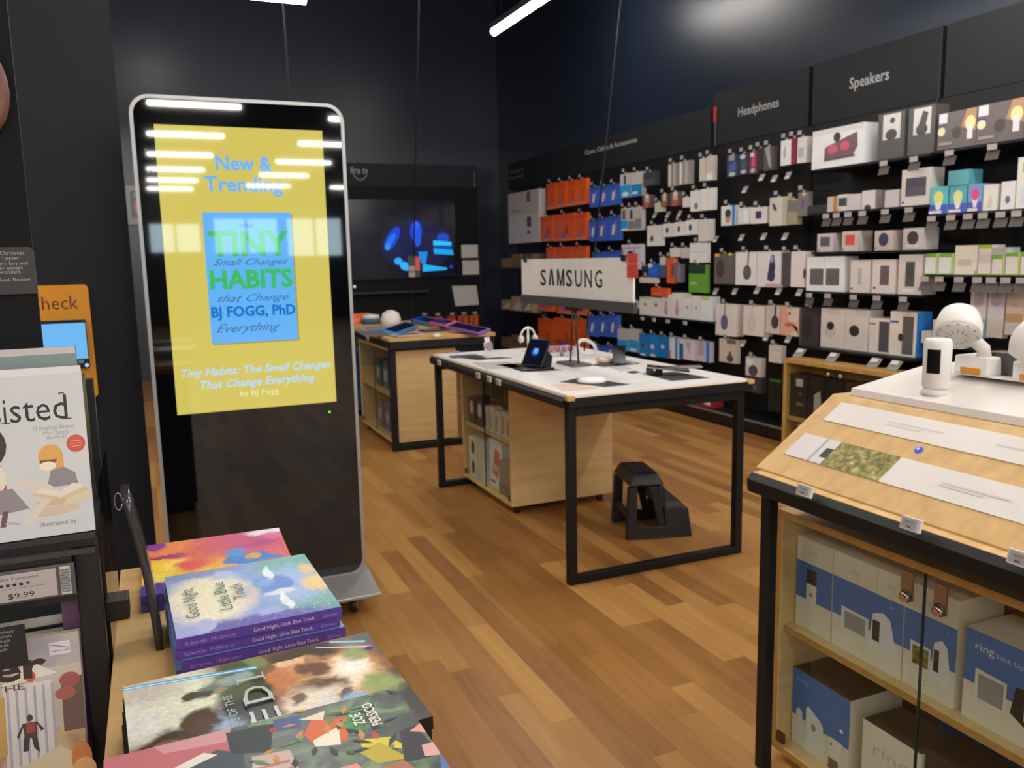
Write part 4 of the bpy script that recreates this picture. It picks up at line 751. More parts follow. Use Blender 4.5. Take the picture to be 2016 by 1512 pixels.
# kids tablets, speakers on the wooden table
def tab(us, ue, mt, label, w=.13, th=.02, z0=.945, z1=.99, yy=None):
    a, b = at_z(*us, z0), at_z(*ue, z1); return a, b
def kid_tablet(a, b, w, colr, label, prop=True):
    """bumper-cased tablet: a and b are the lower and upper ends of its long side"""
    a, b = Vector(a), Vector(b); r = thing('tablet', label, 'tablet', ((a.x+b.x)/2, (a.y+b.y)/2, .9325), 'kids tablets propped on the wooden table'); L = (b-a).length
    T = frame(a, b-a, Vector((-(b-a).y, (b-a).x, 0))+Vector((0,0,.25*L))); m = MB(T); m.box((0, 0, -.024), (L, w, 0), mat(colr, .45)); m.build('bumper_case', r, None, .008)
    m = MB(T); m.art((.02, .018, .0004), (L-.04, 0, 0), (0, w-.036, 0), [('r', 0, 0, 1, 1, mat('#1b1d26', .1))]); m.build('screen', r)
    c = (a+b)/2 + T.to_3x3() @ Vector((0, w*.45, -.03)); m = MB(); m.box((c.x-.028, c.y-.028, .9325), (c.x+.028, c.y+.028, max(.945, c.z)), BLK); m.build('mount', r)
kid_tablet(at_z(782, 656, .95), at_z(825, 640, .97), .14, '#2d86d8', 'bright blue bumper tablet nearest on the wooden table')
kid_tablet(at_z(806, 629, .965), at_z(846, 637, .96), .13, '#3f7fd0', 'blue bumper tablet at the back of the wooden table')
kid_tablet(at_z(843, 634, .985), at_z(874, 640, .985), .13, '#d8567c', 'pink bumper tablet between the blue and purple ones')
kid_tablet(at_z(876, 642, .985), at_z(941, 656, .955), .13, '#8a4fb0', 'purple bumper tablet at right on the wooden table')
p = at_z(770, 644, .9325); m = MB(); m.lathe([(.05, 0), (.08, .02), (.095, .07), (.075, .13), (.03, .155), (.0, .158)], p, mat('#e4ddd6', .6), 20); tag(m.build('smart_speaker'), 'round white speaker on the wooden tablet table', 'speaker')
p = at_z(731, 637, .9325); r = thing('smart_speaker', 'flat white and slate blue speaker at back left of wooden table', 'speaker', p); MB().lathe([(.09, 0), (.1, .03), (.09, .05)], p, mat('#3f5f74', .6), 20).build('base', r); MB().lathe([(.088, .05), (.08, .085), (.0, .095)], p, mat('#d9dce0', .5), 20).build('dome', r)
for i, (q, c, l) in enumerate([((742, 653), '#a9a29d', 'flat grey tablet leaning in front of the round white speaker'), ((806, 662), '#c4b8b0', 'pale flat e-reader at the front of the wooden table'), ((860, 652), '#4a3f52', 'dark flat tablet lying behind the purple one'), ((742, 662), '#6f6a68', 'dark grey flat tablet left of the bright blue one')]):
    p = at_z(*q, .9335); r = thing('tablet', l, 'tablet', p, 'flat tablets on the wooden table'); T = frame((p.x-.11, p.y-.07, .936), (1, .25, 0), (-.25, 1, .22 if i in (0, 3) else .02)); MB(T).box((0, 0, 0), (.24, .15, .012), mat(c, .4)).build('body', r, None, .004); m = MB(T); m.art((.015, .015, .0123), (.21, 0, 0), (0, .12, 0), [('r', 0, 0, 1, 1, mat('#6d6a6e' if i else '#8d8a8a', .15))]); m.build('screen', r)
p = at_z(860, 664, .9325); m = MB(); m.lathe([(.03, 0), (.032, .02), (.02, .028), (0, .03)], p, WHT, 14); tag(m.build('sensor_puck'), 'small white puck at the front edge of the wooden table', 'puck')
prod('boxed_device', 'flat orange box standing at back left of the tablet table', 'box', (at_z(697, 640, .9325).x, 8.2, .9325), (at_z(740, 640, .9325).x+.02, 8.25, 1.03), '#d2552c', 'f', [('r', .1, .2, .9, .5, '#e0703f')])
# red tag with two pale labels hung on the middle cord
def proj_v(P):
    d = Vector(P)-Vector((0, 0, CAM_Z)); return 756-F_PX*d.dot(_up)/d.dot(_fw)
_q, _p = at_z(812, 641, .935), at_z(824, 5, 3.2); _f = min(range(400), key=lambda i: abs(proj_v(_q+(_p-_q)*(i/400))-506))/400; _c = _q+(_p-_q)*_f
m = MB(); m.box((_c.x+.012, _c.y-.004, _c.z-.115), (_c.x+.05, _c.y+.004, _c.z+.0), mat('#c8453c', .5)); m.box((_c.x-.05, _c.y-.006, _c.z-.12), (_c.x+.005, _c.y-.002, _c.z-.075), mat('#8f8078', .5)); m.box((_c.x-.05, _c.y-.006, _c.z-.17), (_c.x+.005, _c.y-.002, _c.z-.13), mat('#8f8078', .5)); m.box((_c.x-.052, _c.y-.002, _c.z-.17), (_c.x+.05, _c.y+.002, _c.z+.01), mat('#2a2628', .5))
tag(m.build('sale_tag'), 'red tag with two small pale labels hung on the middle cord', 'tag', 'small red sale tags')
# ------------------------------------------------------------------ sloped camera display at right
RX0, RY1, RY0 = 1.575, 1.86, .35
rt = thing('display_table', 'birch wedge topped display table of security cameras at right', 'table', (2.1, 1.1, 0))
for (x, y) in ((RX0, RY1-.036), (RX0, RY0), (2.6, RY1-.036), (2.6, RY0)): MB().box((x, y, 0), (x+.034, y+.036, .86), BLKM).build('post', rt, None, .003)
MB().box((RX0+.0, RY0, .858), (2.65, RY1, .905), BLKM).build('under_frame', rt)
m = MB(); m.prism([(1.525, RY0, .868), (1.522, RY0, .905), (1.54, RY0, .922), (1.575, RY0, .905), (1.575, RY0, .858)], (0, RY1-RY0+.0, 0), BLKM); m.build('price_rail', rt, None, .002)
MB().box((1.555, RY0, .905), (2.66, RY1+.015, .917), BIRCH).build('lower_board', rt, None, .001)
S0, S1 = Vector((1.588, 0, .922)), Vector((1.873, 0, 1.114))
m = MB(); m.prism([(1.588, RY0, .922), (1.873, RY0, 1.114), (2.62, RY0, 1.114), (2.62, RY0, 1.098), (1.88, RY0, 1.098), (1.6, RY0, .909), (1.59, RY0, .912)], (0, RY1+.04-RY0, 0), BIRCH); m.build('wedge_top', rt, None, .0015)
sd = (S1-S0).normalized(); sn = Vector((-sd.z, 0, sd.x))
def on_slope(d, y): return S0 + sd*d + Vector((0, y, 0))
def strip(name, label, d0, d1, y0, y1, art):
    a = on_slope(d0, y1) + sn*.0003; X = Vector((0, y0-y1, 0)); Y = sd*(d1-d0); m = MB()
    m.prism([a, a+X, a+X+Y, a+Y], sn*.0022, mat('#ddd5ce', .45)); m.art(a+sn*.0025, X, Y, art, .00015)
    return tag(m.build(name, None, a), label, 'sign', 'white info strips on the wedge table')
LG = '#cbc3bd'
fol = mottle_mat('foliage_print', [(.3, '#4c4a22'), (.48, '#7d7434'), (.62, '#a59a52'), (.78, '#e0d8c0')], 60, .45, 4)
strip('info_strip', 'white info strip with a photo of leaves on the wedge top', .073, .167, .4, 1.852, [('r', 0, 0, .2, 1, '#d5ccca'), ('p', [(.062,0),(.068,0),(.068,1),(.062,1)], '#aaa09c'), ('r', .08, .25, .1, .65, '#2f2a2c'), ('r', .098, 0, .235, 1, fol)] + [('r', .34, .5, .46, .56, LG), ('r', .34, .4, .42, .45, LG), ('r', .5, .5, .62, .55, LG)])
strip('info_strip', 'plain white info strip on the upper part of the wedge top', .232, .315, .4, 1.84, [('r', .14, .5, .26, .58, LG), ('r', .14, .38, .22, .44, LG), ('r', .36, .5, .5, .56, LG)])
p = at_y(1811, 889, 1.487); q = on_slope(.205, 1.487); m = MB(); m.lathe([(.011, 0), (.0105, .004), (.006, .006), (0, .006)], q, mat('#3f55e8', .2, emit=.9), 18, sn); m.lathe([(.004, .006), (.003, .0065)], q, mat('#dfe6ff', .2, emit=1.0), 8, sn)
tag(m.build('indicator_button'), 'small round blue glowing button between the white strips', 'button')
# white slab, cylinder camera, floodlight cameras
p0, p1 = (1.9, 1.117), (2.2, 1.166); sl = math.atan2(.049, .3)
m = MB(); m.prism([(1.895, .4, 1.1145), (1.9, .4, 1.136), (2.205, .4, 1.186), (2.58, .4, 1.186), (2.58, .4, 1.1145)], (0, 1.455, 0), mat('#e4dcd5', .35), side=mat('#e4dcd5', .35)); tag(m.build('display_plinth', None, None, .002), 'large white slab plinth on top of the wedge table', 'plinth')
def slab_z(x): return 1.136 + max(0, min(.305, x-1.9))*.164
ba = at_z(1842, 770, 1.155); bx_, by_ = ba.x+.012, ba.y+.01
r = thing('security_camera', 'white cylinder security camera with black face standing on white slab', 'camera', (bx_, by_, slab_z(bx_)))
zb = slab_z(bx_)-.004; hgt = .155
m = MB(); m.lathe([(.036, .0), (.038, .004), (.036, .012), (.031, .018)], (bx_, by_, zb), mat('#d5cfc8', .4), 24); m.build('base', r)
m = MB(); m.lathe([(.030, .018), (.0355, .024), (.0358, hgt*.9), (.0345, hgt*.96), (.030, hgt)], (bx_, by_, zb), WHT, 28); m.build('body', r)
m = MB(); n = 8; A = [math.radians(a) for a in range(176, 240, 8)]
PT = [(bx_+.0362*math.cos(a), by_+.0362*math.sin(a)) for a in A]
for i in range(len(PT)-1): m.poly([(*PT[i], zb+.062), (*PT[i+1], zb+.062), (*PT[i+1], zb+.128), (*PT[i], zb+.128)], mat('#0c0c0d', .2))
m.build('front_face', r)
# floodlights on a low white bracket base
fb = at_z(1950, 742, 1.187)
def flood(cx, cy, z0, label, hd, off):
    r = thing('floodlight_camera', label, 'camera', (cx, cy, z0), 'white floodlight cameras on the slab')
    MB().prism([(cx-.05, cy-.055, z0), (cx+.07, cy-.055, z0), (cx+.07, cy-.04, z0+.05), (cx-.03, cy-.04, z0+.05)], (0, .11, 0), WHT).build('base', r, None, .006)
    MB().box((cx-.0525, cy-.03, z0+.004), (cx-.0495, cy+.03, z0+.02), mat('#d98a20', .5)).build('orange_label', r)
    m = MB(); m.tube([(cx, cy, z0+.045), (cx, cy, z0+.07), (cx+off[0]*.7, cy+off[1]*.7, z0+.115)], [.022, .018, .018], WHT, 12); m.build('neck', r)
    hd = Vector(hd).normalized(); c = Vector((cx+off[0], cy+off[1], z0+.122+off[2]))
    m = MB(); m.lathe([(.03, -.06), (.052, -.05), (.062, -.01), (.062, .02), (.058, .028)], c, WHT, 24, hd); m.build('lamp_head', r)
    m = MB(); m.lathe([(.057, .0285), (.045, .034), (.02, .037), (0, .037)], c, mat('#c9c4c0', .25), 24, hd)
    m.build('lens', r)
    a = hd.orthogonal().normalized(); b = hd.cross(a); m = MB()
    for k in range(12):
        t = k*math.pi/6; d = a*math.cos(t)+b*math.sin(t); e = a*math.cos(t+.14)+b*math.sin(t+.14); o = c + hd*.038
        m.poly([o+d*.018, o+e*.018, o+e*.052-hd*.006, o+d*.052-hd*.006], mat('#8f8a86', .4))
    m.build('lens_ribs', r)
    MB().box((cx+.02, cy-.02, z0+.04), (cx+.06, cy+.02, z0+.06), BLK).build('sensor', r)
f0 = at_z(1905, 738, 1.187); flood(f0.x+.06, f0.y, 1.1865, 'left white floodlight camera with ribbed round lens on the slab', (-.55, -.4, -.6), (-.045, .05, .006))
f1 = at_z(2010, 752, 1.187); flood(f1.x+.06, f1.y-.02, 1.1865, 'right white floodlight camera cut by the picture edge', (.25, -.8, -.3), (-.03, .0, -.02))
m = MB(); a = at_z(1938, 742, 1.187); m.prism([(a.x+.06, a.y-.05, 1.1865), (a.x+.15, a.y-.05, 1.1865), (a.x+.13, a.y-.05, 1.25), (a.x+.08, a.y-.05, 1.25)], (0, .1, 0), mat('#3a3634', .35)); tag(m.build('sensor_unit', None, None, .004), 'black angular sensor block between the two floodlight cameras', 'sensor')
m = MB(); m.box((f0.x+.0, f1.y-.06, 1.1864), (f0.x+.15, f0.y+.07, 1.187), WHT)
tag(m.build('mounting_plate'), 'thin white plate under the floodlight cameras', 'plate')
for i, (u, v) in enumerate(((1590, 966), (1800, 1030), (2016, 1098))):
    c = at_x(u, v, 1.5235); tag_chip('shelf_price_tag', (1.5185, c.y, c.z-.002 if i else c.z), ['grey price tag nearest the left corner of the wedge table rail', 'grey price tag in the middle of the wedge table rail', 'grey price tag at picture edge on the wedge table rail'][i], 'price tags on the wedge table rail', (-1, 0, .25), .052, .03)
# glass fronted cabinet beneath, packed with boxes
RC = 1.66
s_y = at_x(1810, 1300, RC).y
cabinet('display_cabinet', 'birch glass door cabinet under the wedge table full of camera boxes', RC, 2.3, .62, 1.885, .03, .79, .43, BIRCH_LIT, seam=s_y, edge=BIRCH_D, feet=False, grp='birch display cabinets')
BLU, CRM, LOGO = '#44689f', '#d2c3ae', '#e6dccc'
XF = RC+.055
def cb(label, ya, yb, zb, h, ops, base=CRM, x=XF, dp=.16, fm=None, name='boxed_camera'):
    return prod(name, label, 'box', (x, min(ya, yb), zb), (x+dp, max(ya, yb), zb+h), base, 'l', ops, 'camera boxes inside the wedge table cabinet', .0003, fm)
def scene_ops(seed, text=None, tw=.5):
    o = [('r', 0, .46, 1, 1, BLU), ('p', [(.14,.32),(.54,.32),(.54,.6),(.14,.62)], '#ddd1bf'), ('r', .19, .33, .5, .57, fol if seed else '#8f8983'), ('p', [(.52,.26),(.82,.26),(.95,.34),(.9,.46),(.84,.72),(.74,.78),(.6,.72),(.56,.4)], '#e6dccb'), ('r', .6, .36, .7, .64, '#3a302b')]
    if text: o.append(('t', text, .1, .86, .07, tw, LOGO))
    return o + [('e', .84, .9, .012, .012, '#9ec0d8'), ('e', .46, .12, .012, .014, '#a89a88')]
a0, a1, a2, a3, a4 = min(at_x(1562, 1110, XF).y, 1.862), at_x(1640, 1140, XF).y, at_x(1752, 1180, XF).y, at_x(1886, 1240, XF).y, at_x(2030, 1300, XF).y
cb('blue and white box with a slim doorbell picture, far left of upper shelf', a0-.004, a1+.002, .4305, .205, [('r', 0, .45, 1, 1, BLU), ('r', .3, .36, .58, .7, '#cfc5b7'), ('r', .3, .7, .58, .92, '#3a3230'), ('e', .44, .55, .05, .03, '#8a8078'), ('e', .3, .95, .02, .012, '#9ec0d8')])
cb('blue and white camera box, second on the upper cabinet shelf', a1-.002, a2-.045, .4305, .205, scene_ops(0))
cb('blue and white camera box with green garden picture, third on upper shelf', a2-.049, a3, .4305, .205, scene_ops(1))
cb('larger blue camera box with a black camera at the picture edge', a3-.022, a4-.06, .4305, .225, [('r', 0, .42, 1, 1, BLU), ('t', 'ring', .12, .8, .09, .22, LOGO), ('t', 'Stick Up Cam', .36, .8, .05, .5, '#a9b8cf'), ('p', [(.14,.26),(.5,.26),(.5,.58),(.14,.6)], '#ddd1bf'), ('r', .18, .28, .47, .55, '#8f8983'), ('p', [(.55,.3),(.6,.6),(.95,.62),(1,.3),(.8,.18)], '#2f2723'), ('r', .7, .28, .76, .48, '#d9cfc0')])
for i, (ya, yb) in enumerate(((min(at_x(1557, 1090, XF).y, 1.862)-.003, a1+.003), (a1-.0, a1-.155), (a1-.157, a1-.235), (a1-.237, a3+.0))):
    cb(['long white box, leftmost lying along the upper shelf top', 'long white box, second lying along the upper shelf top', 'short white box, third along the upper shelf top', 'short white box, fourth along the upper shelf top behind a lock'][i], ya, yb, .6362, .072, [('t', 'ring', .42, .35, .3, .18 if i < 2 else .3, '#b3a592')], '#d0c1ac')
b0, b1, b2, b3, b4 = min(at_x(1547, 1370, XF).y, 1.862), at_x(1672, 1450, XF).y, at_x(1705, 1450, XF).y, at_x(1800, 1500, XF).y, at_x(1900, 1400, XF).y
cb('blue and white camera kit box at left of the lower shelf', b0-.004, b1, .0505, .24, [('r', 0, .38, 1, 1, BLU), ('t', 'ring', .08, .86, .07, .2, '#7d93bf'), ('r', 0, 0, .6, .3, '#d6c8b4'), ('p', [(.08,.2),(.08,.46),(.12,.5),(.19,.47),(.2,.2)], '#ddd1bf'), ('p', [(.26,.1),(.26,.56),(.3,.6),(.52,.5),(.57,.44),(.57,.1)], '#ddd1bf'), ('e', .4, .36, .04, .05, '#8f8578'), ('r', .68, .12, .9, .4, '#d9ccb9'), ('e', .72, .32, .015, .02, '#3a3230'), ('e', .88, .56, .03, .025, '#dfe3ea'), ('r', .68, 0, .84, .14, '#6b5a44')], fm={'u': '#4a3a2c'}, dp=.2)
cb('cream box with pale grey lettering in the lower middle shelf', b2+.012, b3-.02, .0505, .215, [('t', 'ring', .2, .62, .16, .6, '#b3a592')], dp=.14, fm={'u': '#4a3a2c'})
cb('tall brown kraft box behind the kit box on lower shelf', b0-.12, b2-.06, .0505, .31, [('r', .3, .02, .98, .9, '#4a3a2c'), ('r', .3, .86, 1, .92, '#cbbca8')], '#6b5540', x=XF+.24, dp=.12)
cb('dark brown box with pale lettering at right of the lower shelf', b3-.024, b4-.1, .0505, .235, [('t', 'ring', .2, .6, .14, .3, '#a08f76')], '#3b2f26', x=XF+.01, dp=.12, fm={'u': '#3b2f26'})
cb('long dark blue box lying behind on the lower shelf', b2-.065, b4-.3, .0505, .29, [('r', 0, .6, 1, .9, '#2c4677'), ('t', 'ring', .6, .68, .12, .2, '#8fa2c8')], '#2a2622', x=XF+.2, dp=.16)
# ------------------------------------------------------------------ wall display bays along the right wall
XP, XD = 5.05, 4.655
ZP = 2.555
def yb_(u, v=400, x=XP): return at_x(u, v, x).y
BAY = {'A': (at_x(990, 600, 4.75).y+.1, yb_(1066)), 'B': (yb_(1066), yb_(1158)), 'C': (yb_(1158), yb_(1262)), 'E': (yb_(1262), yb_(1407)), 'F': (yb_(1407), yb_(1597)), 'G': (yb_(1597), yb_(1838)), 'H': (yb_(1838), yb_(1838)-1.3), 'I': (yb_(1838)-1.3, .4)}
BAYN = {'A': 'corner bay of baskets', 'B': 'orange pack bay', 'C': 'blue pack bay', 'E': 'cable and charger bay', 'F': 'headphone bay', 'G': 'speaker bay', 'H': 'smart bulb bay', 'I': 'nearest bay'}
UNIT = {}
for k, (ya, yb) in BAY.items():
    u = UNIT[k] = thing('wall_display_bay', 'black pegboard wall bay with hooks, the %s' % BAYN[k], 'display wall', (4.85, (ya+yb)/2, 0), 'black pegboard bays along the right wall')
    MB().box((XP, yb+.004, .0), (XW-.002, ya-.004, ZP), PANEL).build('peg_panel', u)
    MB().box((XP-.012, yb-.004, .1), (XP+.01, yb+.012, ZP), BLK).build('upright', u)
    m = MB(); m.box((XD, yb+.004, .02), (XP, ya-.004, .125), BLK); m.build('base_deck', u)
    MB().box((XD-.004, yb+.004, .108), (XD, ya-.004, .126), mat('#9a9896', .3, .5)).build('deck_edge', u)
SHY = {'A': (986, 1067), 'E': (1256, 1404), 'G': (1598, 1822), 'H': (1824, 2120)}
def shelf(k, z, x0=4.7, t=.016):
    ya, yb = [at_x(u, 500, 4.7).y for u in SHY[k]]; MB().box((x0, yb, z-t), (XP, ya, z), BLKM).build('shelf', UNIT[k])
# header boards with lettering
XH = 5.045
hz = lambda u, v: at_x(u, v, XH)
def header(name, label, ua, ub, zt, words, col='#b7b3b0', blade=None):
    ya, yb = yb_(ua, 300, XH), yb_(ub, 200, XH)
    r = thing(name, label, 'sign', (XH, (ya+yb)/2, ZP), 'dark header boards above the wall bays')
    MB().box((XH, yb+.004, ZP+.002), (XW-.002, ya, zt), mat('#232428', .65, spec=.3, noise=.01)).build('board', r)
    MB().box((XH-.004, yb+.002, ZP+.002), (XH+.02, yb+.012, zt-.02), mat('#1d1d1f', .5)).build('end_trim', r)
    m = MB()
    for (t, u0, v0, u1, v1, h) in words:
        a, b = at_x(u0, v0, XH-.003), at_x(u1, v1, XH-.003); z = (a.z+b.z)/2
        m.text(t, (XH-.003, a.y, z), (0,-1,0), (0,0,1), h, mat(col, .5), a.y-b.y, bold=.012)
    m.build('lettering', r); return r
header('header_sign', 'dark header board reading Speakers in white', 1596, 1850, 3.03, [('Speakers', 1672, 175, 1750, 156, .082)])
header('header_sign', 'dark header board reading Headphones in white', 1404, 1592, 3.03, [('Headphones', 1453, 229, 1533, 210, .08)])
header('header_sign', 'dark header board with a long line of small white lettering', 1062, 1402, 2.93, [('Cases, Cables & Accessories', 1152, 304, 1254, 280, .055)])
header('header_sign', 'dark corner header board with two short lines of lettering', 1000, 1060, 2.93, [('amazon', 1004, 343, 1031, 336, .06), ('basics', 1004, 354, 1031, 348, .055)], '#6f7073')
header('header_sign', 'blank dark header board nearest the camera on right wall', 1852, 2100, 3.03, [])
b = at_x(1402, 270, 5.0); tp = at_x(1402, 210, 5.0)
r = thing('blade_sign', 'slim red blade sign seen edge-on beside the Headphones board', 'sign', (5.0, b.y, ZP)); MB().box((5.015, b.y-.006, tp.z-.14), (5.044, b.y+.006, tp.z), mat('#c9473f', .5)).build('plate', r); MB().box((5.03, b.y-.005, ZP+.001), (5.044, b.y+.005, tp.z-.13), mat('#55555a', .5)).build('post', r)
# --- products
def hook(c, y, label, grp, x1):
    """peg hook from the panel to x1 with a small tag on its tip"""
    r = MB().tube([(XP+.002, y, c), (x1-.012, y, c), (x1-.018, y, c+.006)], .0028, BLK, 5).build('peg_hook', None, (XP, y, c)); tag(r, label, 'hook', grp)
    MB().box((x1-.022, y-.02, c+.004), (x1-.018, y+.02, c+.036), mat('#aaa5a2', .5)).build('price_tag', r)
def row(rname, name, cat, grp, items, x=4.745, d=.05, hooks=True, sh=None, tops=None, tags=None, chip=False, lean=0):
    for i, it in enumerate(items):
        u0, v0, u1, v1, base, desc = it[:6]; ops = it[6] if len(it) > 6 else (); o = it[7] if len(it) > 7 else {}
        dd = o.get('d', d); xx = o.get('x', x); vm, um = (v0+v1)/2, (u0+u1)/2
        ya, yb = at_x(u0, vm, xx).y, at_x(u1, vm, xx).y; zt, zb = at_x(um, v0, xx).z, at_x(um, v1, xx).z
        if sh is not None: zb = sh+.0005
        pos = ('%s from left in the %s' % (ORD[i], rname)) if len(items) > 1 else 'in the ' + rname
        def tab(m, x0, x1, y0, y1, z0, z1):      # hang tab with the hook through it
            yc = (y0+y1)/2; m.box((xx+.004, yc-.014, z1-.001), (xx+.006, yc+.014, z1+.018), mat(o.get('tab', '#cfc8c2'), .4))
        prod(o.get('name', name), desc + ', ' + pos, cat, (xx, yb, zb), (xx+dd, ya, zt), base, 'l', ops, grp, .0005, o.get('fm'), tab if hooks and not o.get('nohook') else None)
        if hooks and not o.get('nohook'): hook(zt+.012, (ya+yb)/2, 'black peg hook with pale tag, %s' % pos, 'peg hooks of the wall bays', xx-.01)
        if chip and not o.get('nochip'):
            yc = (ya+yb)/2; zc = zb-.03; t = thing('shelf_price_tag', 'pale price tag with grey holder plate, %s' % pos, 'price tag', (xx-.06, yc, zc), 'price tags along the wall shelves')
            MB().box((xx-.058, yc-.03, zc-.017), (xx-.052, yc+.03, zc+.017), mat('#b5aaa6', .5)).build('tag', t)
            m = MB(); m.prism([(xx-.06, yc-.042, zc-.075), (xx-.06, yc+.042, zc-.075), (xx-.04, yc+.042, zc-.02), (xx-.04, yc-.042, zc-.02)], (.003, 0, 0), mat('#4f4846', .5)); m.build('holder_plate', t)
ORG, BLP = '#d9541f', '#3a5bb0'
ob = lambda k: [('r', 0, 0, 1, .1, '#e8743c'), ('r', .0, .8, 1, 1, '#c94a1c'), ('e', .3+.1*(k%3), .2, .16, .09, '#7a5aa0'), ('p', [(.55,.25),(.7,.25),(.66,.62),(.58,.6)], '#a83c1c')]
bp = lambda k: [('p', [(.3,.25),(.5,.2),(.62,.6),(.42,.66)], '#d8c9c0'), ('p', [(.55,.4),(.7,.35),(.72,.75),(.6,.7)], '#c06a8a' if k % 2 else '#6f8fd0'), ('r', 0, .86, 1, 1, '#2f4a94')]
GO, GB_ = 'orange accessory packs on the wall', 'blue accessory packs on the wall'
row('top orange row', 'accessory_pack', 'pack', GO, [(1076, 361, 1094, 412, ORG, 'orange hanging pack', ob(0)), (1096, 358, 1114, 408, ORG, 'orange hanging pack', ob(1)), (1117, 355, 1134, 405, ORG, 'orange hanging pack', ob(2)), (1136, 352, 1154, 402, ORG, 'orange hanging pack', ob(3))])
row('second orange row', 'accessory_pack', 'pack', GO, [(1064, 425, 1088, 475, ORG, 'orange hanging pack', ob(1)), (1090, 421, 1131, 474, ORG, 'wide orange hanging pack', ob(2)), (1134, 419, 1155, 472, ORG, 'orange hanging pack', ob(0))])
row('third orange row', 'accessory_pack', 'pack', GO, [(1076, 487, 1091, 532, ORG, 'orange hanging pack', ob(2)), (1094, 486, 1124, 531, ORG, 'wide orange hanging pack', ob(0)), (1126, 485, 1154, 530, ORG, 'orange hanging pack', ob(1))])
row('fourth orange row', 'accessory_pack', 'pack', GO, [(1062, 572, 1088, 612, ORG, 'orange hanging pack', ob(0)), (1096, 574, 1132, 618, ORG, 'orange hanging pack', ob(1)), (1136, 574, 1154, 620, ORG, 'orange hanging pack', ob(2))])
row('fifth orange row', 'accessory_pack', 'pack', GO, [(1060, 627, 1090, 690, ORG, 'orange hanging pack', ob(3)), (1092, 627, 1130, 692, ORG, 'orange hanging pack', ob(1)), (1133, 628, 1154, 694, ORG, 'orange hanging pack', ob(0))])
row('top blue row', 'accessory_pack', 'pack', GB_, [(1161, 367, 1178, 408, BLP, 'blue hanging pack', bp(0)), (1180, 365, 1197, 406, BLP, 'blue hanging pack', bp(1)), (1199, 362, 1217, 403, BLP, 'blue hanging pack', bp(1))])
row('second blue row', 'accessory_pack', 'pack', GB_, [(1160, 433, 1175, 475, BLP, 'blue hanging pack', bp(0)), (1176, 429, 1194, 474, BLP, 'blue hanging pack', bp(1)), (1198, 424, 1219, 473, BLP, 'blue hanging pack', bp(1))])
row('third blue row', 'accessory_pack', 'pack', GB_, [(1166, 496, 1188, 540, BLP, 'blue hanging pack', bp(0)), (1192, 494, 1216, 540, BLP, 'blue hanging pack', bp(1))])
row('fourth blue row', 'accessory_pack', 'pack', GB_, [(1157, 622, 1176, 662, BLP, 'blue hanging pack', bp(0)), (1178, 621, 1196, 662, BLP, 'blue hanging pack', bp(0)), (1198, 620, 1215, 664, BLP, 'blue hanging pack', bp(1))])
row('fifth blue row', 'accessory_pack', 'pack', GB_, [(1165, 680, 1188, 702, BLP, 'blue hanging pack', bp(0)), (1190, 681, 1214, 704, BLP, 'blue hanging pack', bp(1))])
CY, CW = '#1f8fc6', '#b3aaa3'
WHI = '#cfc6bf'
GD = 'white and blue cable packs on the wall'
row('top cable row', 'cable_pack', 'pack', GD, [(1221, 342, 1242, 389, CW, 'white and sky blue cable pack', [('r', 0, 0, 1, .52, CY), ('r', .35, .55, .55, .92, '#4a4450'), ('e', .5, .14, .3, .1, '#d9d2cc')]), (1243, 339, 1264, 386, CW, 'grey and sky blue cable pack', [('r', 0, 0, 1, .5, '#1b73a8'), ('r', .1, .1, .6, .2, '#d9d2cc')])])
row('second cable row', 'cable_pack', 'pack', GD, [(1223, 410, 1236, 454, CW, 'white and sky blue cable pack', [('r', 0, .1, 1, .45, CY), ('r', .25, .5, .6, .92, '#3a383d'), ('r', 0, 0, 1, .08, '#d4cdc8')]), (1237, 409, 1249, 454, CW, 'grey striped cable pack', [('r', 0, .08, 1, .42, '#7a7276'), ('r', .3, .5, .7, .9, '#3a383d')]), (1250, 407, 1263, 453, CW, 'pale rosy cable pack', [('r', 0, .08, 1, .5, '#7a7276'), ('r', .4, .5, 1, .9, '#b3a09a')])])
row('third cable row', 'cable_pack', 'pack', GD, [(1224, 481, 1262, 530, '#bdb6bc', 'white box with a small dark emblem', [('r', 0, .84, 1, .87, '#6b656d'), ('e', .45, .6, .16, .14, '#2f2a33'), ('p', [(.55,.6),(.72,.85),(.62,.6)], '#2f2a33'), ('r', 0, .4, .1, .8, '#857d85')])])
row('fourth cable row', 'cable_pack', 'pack', GD, [(1209, 591, 1226, 606, '#cfc6bf', 'small white cable pack'), (1228, 592, 1244, 606, '#4f8aa0', 'small teal cable pack'), (1246, 593, 1257, 607, '#c0b8b2', 'small white cable pack')])
row('fifth cable row', 'cable_pack', 'pack', GD, [(1216, 648, 1236, 690, CW, 'white topped blue cable pack', [('r', 0, 0, 1, .5, CY), ('r', .2, .03, .8, .14, '#d9d2cc')]), (1237, 648, 1257, 693, CW, 'white topped blue cable pack', [('r', 0, 0, 1, .52, CY), ('r', .2, .03, .8, .16, '#d9c9c4')])])
